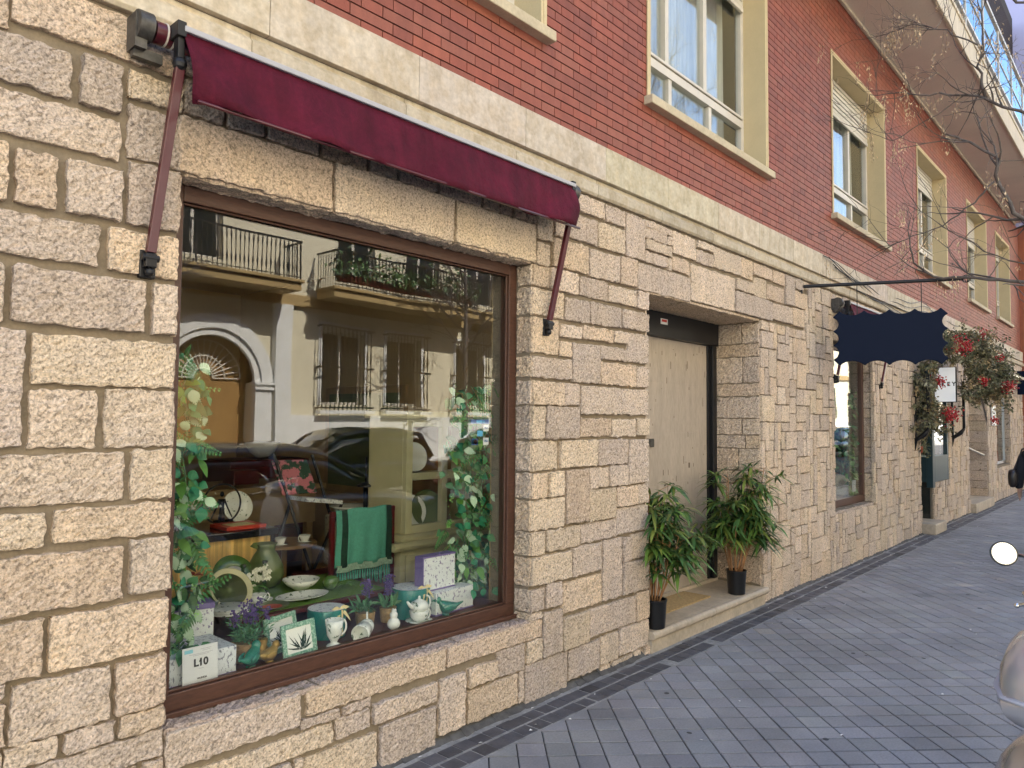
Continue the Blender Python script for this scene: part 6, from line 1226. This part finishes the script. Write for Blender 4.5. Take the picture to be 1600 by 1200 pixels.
mb = MB(); mb.box(-20, 110, OY-6, OY-1.5, 0, 13); mb.box(-20, 110, OY-6, OY, 13.001, 13.3); mb.build('inner_block', 'dark_room', ob_)
# white stone: plinth, arch moulding, pilasters
mb = MB(); mb.box(-20, AX-AR-.9, OY+.001, OY+.12, 0, 1.66); mb.box(AX+AR+.9, 110, OY+.001, OY+.12, 0, 1.66); mb.build('plinth', 'white_stone', ob_)
mb = MB()
for k, (ra, rb, d) in enumerate(((AR, AR+.16, .10), (AR+.161, AR+.36, .16), (AR+.361, AR+.50, .10))):
    vs = []
    for i in range(33):
        a = math.pi*i/32
        for (r, y) in ((ra, OY), (ra, OY+d), (rb, OY+d), (rb, OY)): vs.append((AX+r*math.cos(a), y+.002, AS+.02+r*math.sin(a)))
    mb.add(vs, [(i*4+j, i*4+(j+1) % 4, i*4+4+(j+1) % 4, i*4+4+j) for i in range(32) for j in range(4)])
for s in (-1, 1):
    a, b = sorted((AX+s*AR, AX+s*(AR+.42))); mb.box(a, b, OY+.001, OY+.16, 0, AS-.18); mb.box(a-.04, b+.04, OY+.001, OY+.22, AS-.179, AS-.12); mb.box(a-.02, b+.02, OY+.001, OY+.18, AS-.119, AS-.05); mb.box(a-.05, b+.05, OY+.001, OY+.24, AS-.049, AS+.018)
    a, b = sorted((AX+s*(AR+.5), AX+s*(AR+.95))); mb.box(a, b, OY+.001, OY+.20, 0, 4.45)
mb.build('arch_surround', 'white_stone', ob_)
mb = MB(); mb.box(AX-AR, AX+AR, OY-.38, OY-.34, 0, AS+AR); mb.build('arch_door', 'shop_wood', ob_); mb = MB()
for i in range(17): a = math.pi*i/16; mb.tube([(AX+.25*math.cos(a), OY-.30, AS+.1+.25*math.sin(a)), (AX+AR*.85*math.cos(a), OY-.30, AS+.1+AR*.85*math.sin(a))], .018, 5)
for r in (.25, .55, AR*.85): mb.tube([(AX+r*math.cos(a), OY-.30, AS+.1+r*math.sin(a)) for a in [math.pi*i/24 for i in range(25)]], .02, 5)
mb.build('fanlight_grille', 'white_frame', ob_)
# cornice and balconies
mb = MB(); mb.box(-20, 110, OY+.001, OY+.10, 4.46, 4.75); mb.build('cornice', 'stucco_ochre', ob_)
def balcony(x0, x1, z, plants):
    mb = MB(); mb.box(x0, x1, OY+.101, OY+.95, z-.25, z-.05); mb.box(x0-.05, x1+.05, OY+.101, OY+1.02, z-.049, z+.03); b_ = mb.build('balcony', 'stucco_ochre', ob_, bevel=.01)
    mb = MB(); y = OY+.95; x = x0+.02
    while x < x1: mb.lathe([(.012, 0), (.012, .15), (.028, .3), (.012, .45), (.012, .7), (.024, .8), (.012, .95)], (x, y, z+.03), n=6); x += .115
    mb.box(x0, x1, y-.03, y+.03, z+.98, z+1.02); mb.box(x0, x1, y-.015, y+.015, z+.08, z+.10)
    for xe in (x0, x1):
        yy = OY+.15
        while yy < y: mb.tube([(xe, yy, z+.03), (xe, yy, z+1.0)], .012, 5); yy += .12
        mb.box(xe-.02, xe+.02, OY+.1, y, z+.98, z+1.02)
    mb.build('balcony_railing', 'black_metal', b_, fix=False)
    if plants:
        lf = MB(); q = random.Random(int(x0)); pt = MB(); x = x0+.2
        while x < x1-.3: pt.box(x, x+.4, y-.22, y-.05, z+.2, z+.38); x += .45
        for i in range(700): v = q.gauss(1, .3); lf.leaf(V(q.uniform(x0, x1), y-.1+q.gauss(0, .14), z+.35+abs(q.gauss(0, .35))), V(q.gauss(0, 1), q.gauss(0, 1), q.gauss(.2, 1)), (0, 1, .3), q.uniform(.12, .24), q.uniform(.04, .1), seg=3, col=(v*.6, v*.8, v*.6))
        p_ = pt.build('planter_box', 'geranium_pot', b_); lf.build('balcony_plants', 'leaf', b_, tint=True, fix=False)
balcony(1.0, 9.9, 4.95, False); balcony(10.9, 16.2, 4.95, True); balcony(16.5, 20.6, 4.95, False); balcony(1, 9.9, 9.0, False); balcony(10.9, 20.6, 9.0, True)
for (a, b, c, d) in holes[1:]:
    wf = MB(); y = OY-.25; wf.box(a, a+.08, y, y+.05, c, d); wf.box(b-.08, b, y, y+.05, c, d); wf.box(a+.08, b-.08, y, y+.05, d-.08, d); wf.box(a+.08, b-.08, y, y+.05, c, c+.08); wf.box((a+b)/2-.04, (a+b)/2+.04, y, y+.05, c+.08, d-.08)
    if c > 4: wf.box(a+.08, b-.08, y, y+.03, d-.7, d-.081)
    w_ = wf.build('window', 'white_frame', ob_); MB().box(a+.05, b-.05, y+.01, y+.02, c+.05, d-.05).build('pane', 'car_glass', w_)
    if c < 4 and a < 24:
        mb = MB(); x = a-.12; yo = OY+.28
        while x < b+.13: mb.lathe([(.014, 0), (.014, .3), (.032, .5), (.014, .7), (.014, 1.2), (.032, 1.5), (.014, 1.7), (.014, 2.25)], (x, yo, c-.15), n=5); x += .125
        for z in (c-.1, (c+d)/2, d+.05): mb.box(a-.15, b+.15, yo-.02, yo+.02, z, z+.04); mb.box(a-.15, a-.11, OY, yo, z, z+.04); mb.box(b+.11, b+.15, OY, yo, z, z+.04)
        mb.build('window_grille', 'black_metal', w_, fix=False)
        mb = MB(); mb.box(a-.2, b+.2, OY+.121, OY+.32, c-.24, c-.152); mb.box(a-.1, a-.001, OY+.001, OY+.04, c, d+.1); mb.box(b+.001, b+.1, OY+.001, OY+.04, c, d+.1); mb.box(a-.1, b+.1, OY+.001, OY+.04, d+.1001, d+.2); mb.build('window_surround', 'white_stone', w_)
# bare tree on the far pavement
def bare_tree(x, y, H, seed, label):
    t = thing('bare_tree', (x, y, 0), label, 'tree', 'bare trees along the far pavement'); q = random.Random(seed); tk = MB(); br = MB(); tk.tube([(x, y, -.02), (x+.03, y, 2), (x-.02, y+.03, 3.6), (x+.04, y, H*.75), (x, y, H)], [.10, .085, .07, .045, .02], 10)
    def bb(p, d, l, r, dep):
        pts = [p]; c = Vector(p); dd = Vector(d).normalized()
        for i in range(5): dd = (dd+V(q.gauss(0, .18), q.gauss(0, .18), q.gauss(.04, .15))).normalized(); c = c+dd*l/5; pts.append(Vector(c))
        br.tube(pts, [r*(1-.14*i) for i in range(6)], 5, cap=False)
        if dep:
            for k in range(4): bb(pts[q.randint(1, 5)], (dd+V(q.gauss(0, .8), q.gauss(0, .8), q.gauss(0, .6))).normalized(), l*.6, r*.5, dep-1)
    for i in range(16): z = lin(3.0, H, i/16); a = q.uniform(0, 6.28); bb(V(x, y, z), V(math.cos(a), math.sin(a), .5), lin(2.0, .8, i/16), .035, 3)
    tk.build('trunk', 'bark', t, smooth=True); br.build('branches', 'bark', t)
bare_tree(14.6, -11.9, 7.5, 3, 'leafless tree on the far pavement in front of the planted balcony'); bare_tree(5.4, -11.9, 7.0, 4, 'leafless tree on the far pavement left of the arched door')
bare_tree(24.5, -11.9, 7.0, 5, 'leafless tree on the far pavement beyond the last balcony')
# parked cars
def car(x, y, rz, mat, label, kind=0):
    t = thing('parked_car', (x, y, -.13), label, 'car', 'cars parked along the street'); t.rotation_euler = (0, 0, rz)
    L = 2.15; secs = [(-L, .62, .35, .55, .10, .18), (-L+.1, .62, .55, .78, .22, .32), (-1.5, .62, 0, .86, .28, .40), (-.6, .62, 0, .88, .30, .42), (.4, .62, 0, .88, .30, .42), (1.2, .60, 0, .87, .27, .40), (1.8, .55, 0, .80, .22, .34), (L, .50, 0, .55, .12, .2)]
    v, f = superloft([(s[0], 0, s[1], s[3], s[4], s[5]) for s in secs], 28, 3.4); MB().add(v, f).build('body', mat, t, local=True, smooth=True, sub=1)
    hR = 1.52 if kind else 1.42; rear = -1.95 if kind else -1.75
    cs = [(rear, 0, .88, .60, .02, .1), (rear+.25, 0, .88, .72, (hR-.92)*.75, .1), (-1.1, 0, .88, .74, hR-.88, .1), (0, 0, .88, .75, hR-.86, .1), (.45, 0, .88, .74, hR-.92, .1), (1.15, 0, .86, .70, .12, .1), (1.3, 0, .84, .62, .02, .1)]
    v, f = superloft([(c[0], c[1], c[2], c[3], c[4], c[5]) for c in cs], 28, 2.8); MB().add(v, f).build('cabin_glass', 'car_glass', t, local=True, smooth=True)
    v, f = superloft([(rear+.3, 0, hR-.17, .60, .10, .02), (-1.1, 0, hR-.15, .66, .155, .02), (0, 0, hR-.15, .67, .165, .02), (.42, 0, hR-.18, .64, .13, .02), (.55, 0, hR-.22, .6, .08, .02)], 24, 3.2); MB().add(v, f).build('roof', mat, t, local=True, smooth=True)
    for s in (-1, 1):
        mb = MB(); mb.tube([(.48, s*.60, hR-.16), (1.22, s*.70, .90)], .035, 6); mb.tube([(-.35, s*.70, hR-.1), (-.35, s*.80, .88)], .035, 6); mb.tube([(rear+.35, s*.58, hR-.14), (rear+.05, s*.66, .90)], .06, 6); mb.build('pillar', mat, t, local=True, smooth=True)
        mb = MB(); mb.ball((2.05, s*.60, .62), (.10, .16, .07), 12); mb.build('headlight', 'lens_clear', t, local=True, smooth=True); mb = MB(); mb.ball((-2.06, s*.66, .72), (.07, .13, .08), 12); mb.build('tail_light', 'lens_red', t, local=True, smooth=True)
        mb = MB(); mb.ball((.85, s*.98, .95), (.06, .10, .07), 10); mb.build('wing_mirror', mat, t, local=True, smooth=True)
        for wx in (-1.35, 1.30):
            mb = MB(); mb.lathe([(.2, -.1), (.30, -.1), (.32, -.07), (.32, .07), (.30, .1), (.2, .1)], (wx, s*.80, .32), (0, 1, 0), 24); w_ = mb.build('wheel', 'rubber', t, local=True, smooth=True); mb = MB(); mb.lathe([(.0001, -.09), (.21, -.08), (.21, .08), (.0001, .09)], (wx, s*.80, .32), (0, 1, 0), 20); mb.build('rim', 'hubcap', w_, local=True)
    mb = MB(); mb.box(2.10, 2.16, -.26, .26, .38, .48); mb.box(-2.19, -2.13, -.26, .26, .5, .6); mb.build('number_plate', 'white_plastic', t, local=True)
    return t
car(4.7, -5.2, 0, 'car_grey', 'grey saloon parked opposite the large shop window, mirrored in its glass')
car(9.2, -10.0, R(180), 'car_dark', 'dark car parked in front of the arched door across the street', 1); car(14.0, -10.0, R(180), 'car_white', 'white car parked under the planted balcony across the street', 1)
car(19.0, -10.0, R(180), 'car_grey', 'grey car parked beyond the white one across the street', 0)
car(10.2, -5.2, 0, 'car_dark', 'dark car parked beyond the scooter on the near side of the road', 1)
for k in range(4): car(24+5.2*k, -10.0, R(180), ('car_dark', 'car_white', 'car_grey', 'car_dark')[k], ('dark car, first of the row beyond the last balcony across the street', 'white car in the row beyond the last balcony across the street', 'grey car in the row beyond the last balcony across the street', 'dark car, last of the row far down the street')[k], k % 2)
mb = MB(); q = random.Random(15)
for i in range(60):
    x_ = q.uniform(2, 14); y_ = -.05-abs(q.gauss(0, .25)) if q.random() < .6 else q.uniform(-2.4, -.3); a = q.uniform(0, 6.3); s_ = q.uniform(.004, .014); mb.add([(x_+s_*math.cos(a), y_+s_*math.sin(a), .006), (x_-s_*math.sin(a)*.6, y_+s_*math.cos(a)*.6, .012), (x_-s_*math.cos(a), y_-s_*math.sin(a), .007), (x_+s_*math.sin(a)*.6, y_-s_*math.cos(a)*.6, .008)], [(0, 1, 2, 3)])
mb.build('litter', 'white_stone', None, fix=False)['kind'] = 'stuff'
mb = MB()
for i in range(90):
    r_ = q.uniform(.008, .022); mb.lathe([(r_, .0), (r_*.7, .0012), (.0001, .0015)], (q.uniform(1.5, 18), q.uniform(-2.9, -.35), .0012), n=9, sx=q.uniform(.7, 1.3))
mb.build('gum_spots', 'gum', None)['kind'] = 'stuff'
for o in list(SC.objects):
    if o.type == 'MESH' and o.parent is None and not o.get('category') and not o.get('kind'): print('UNTAGGED', o.name)
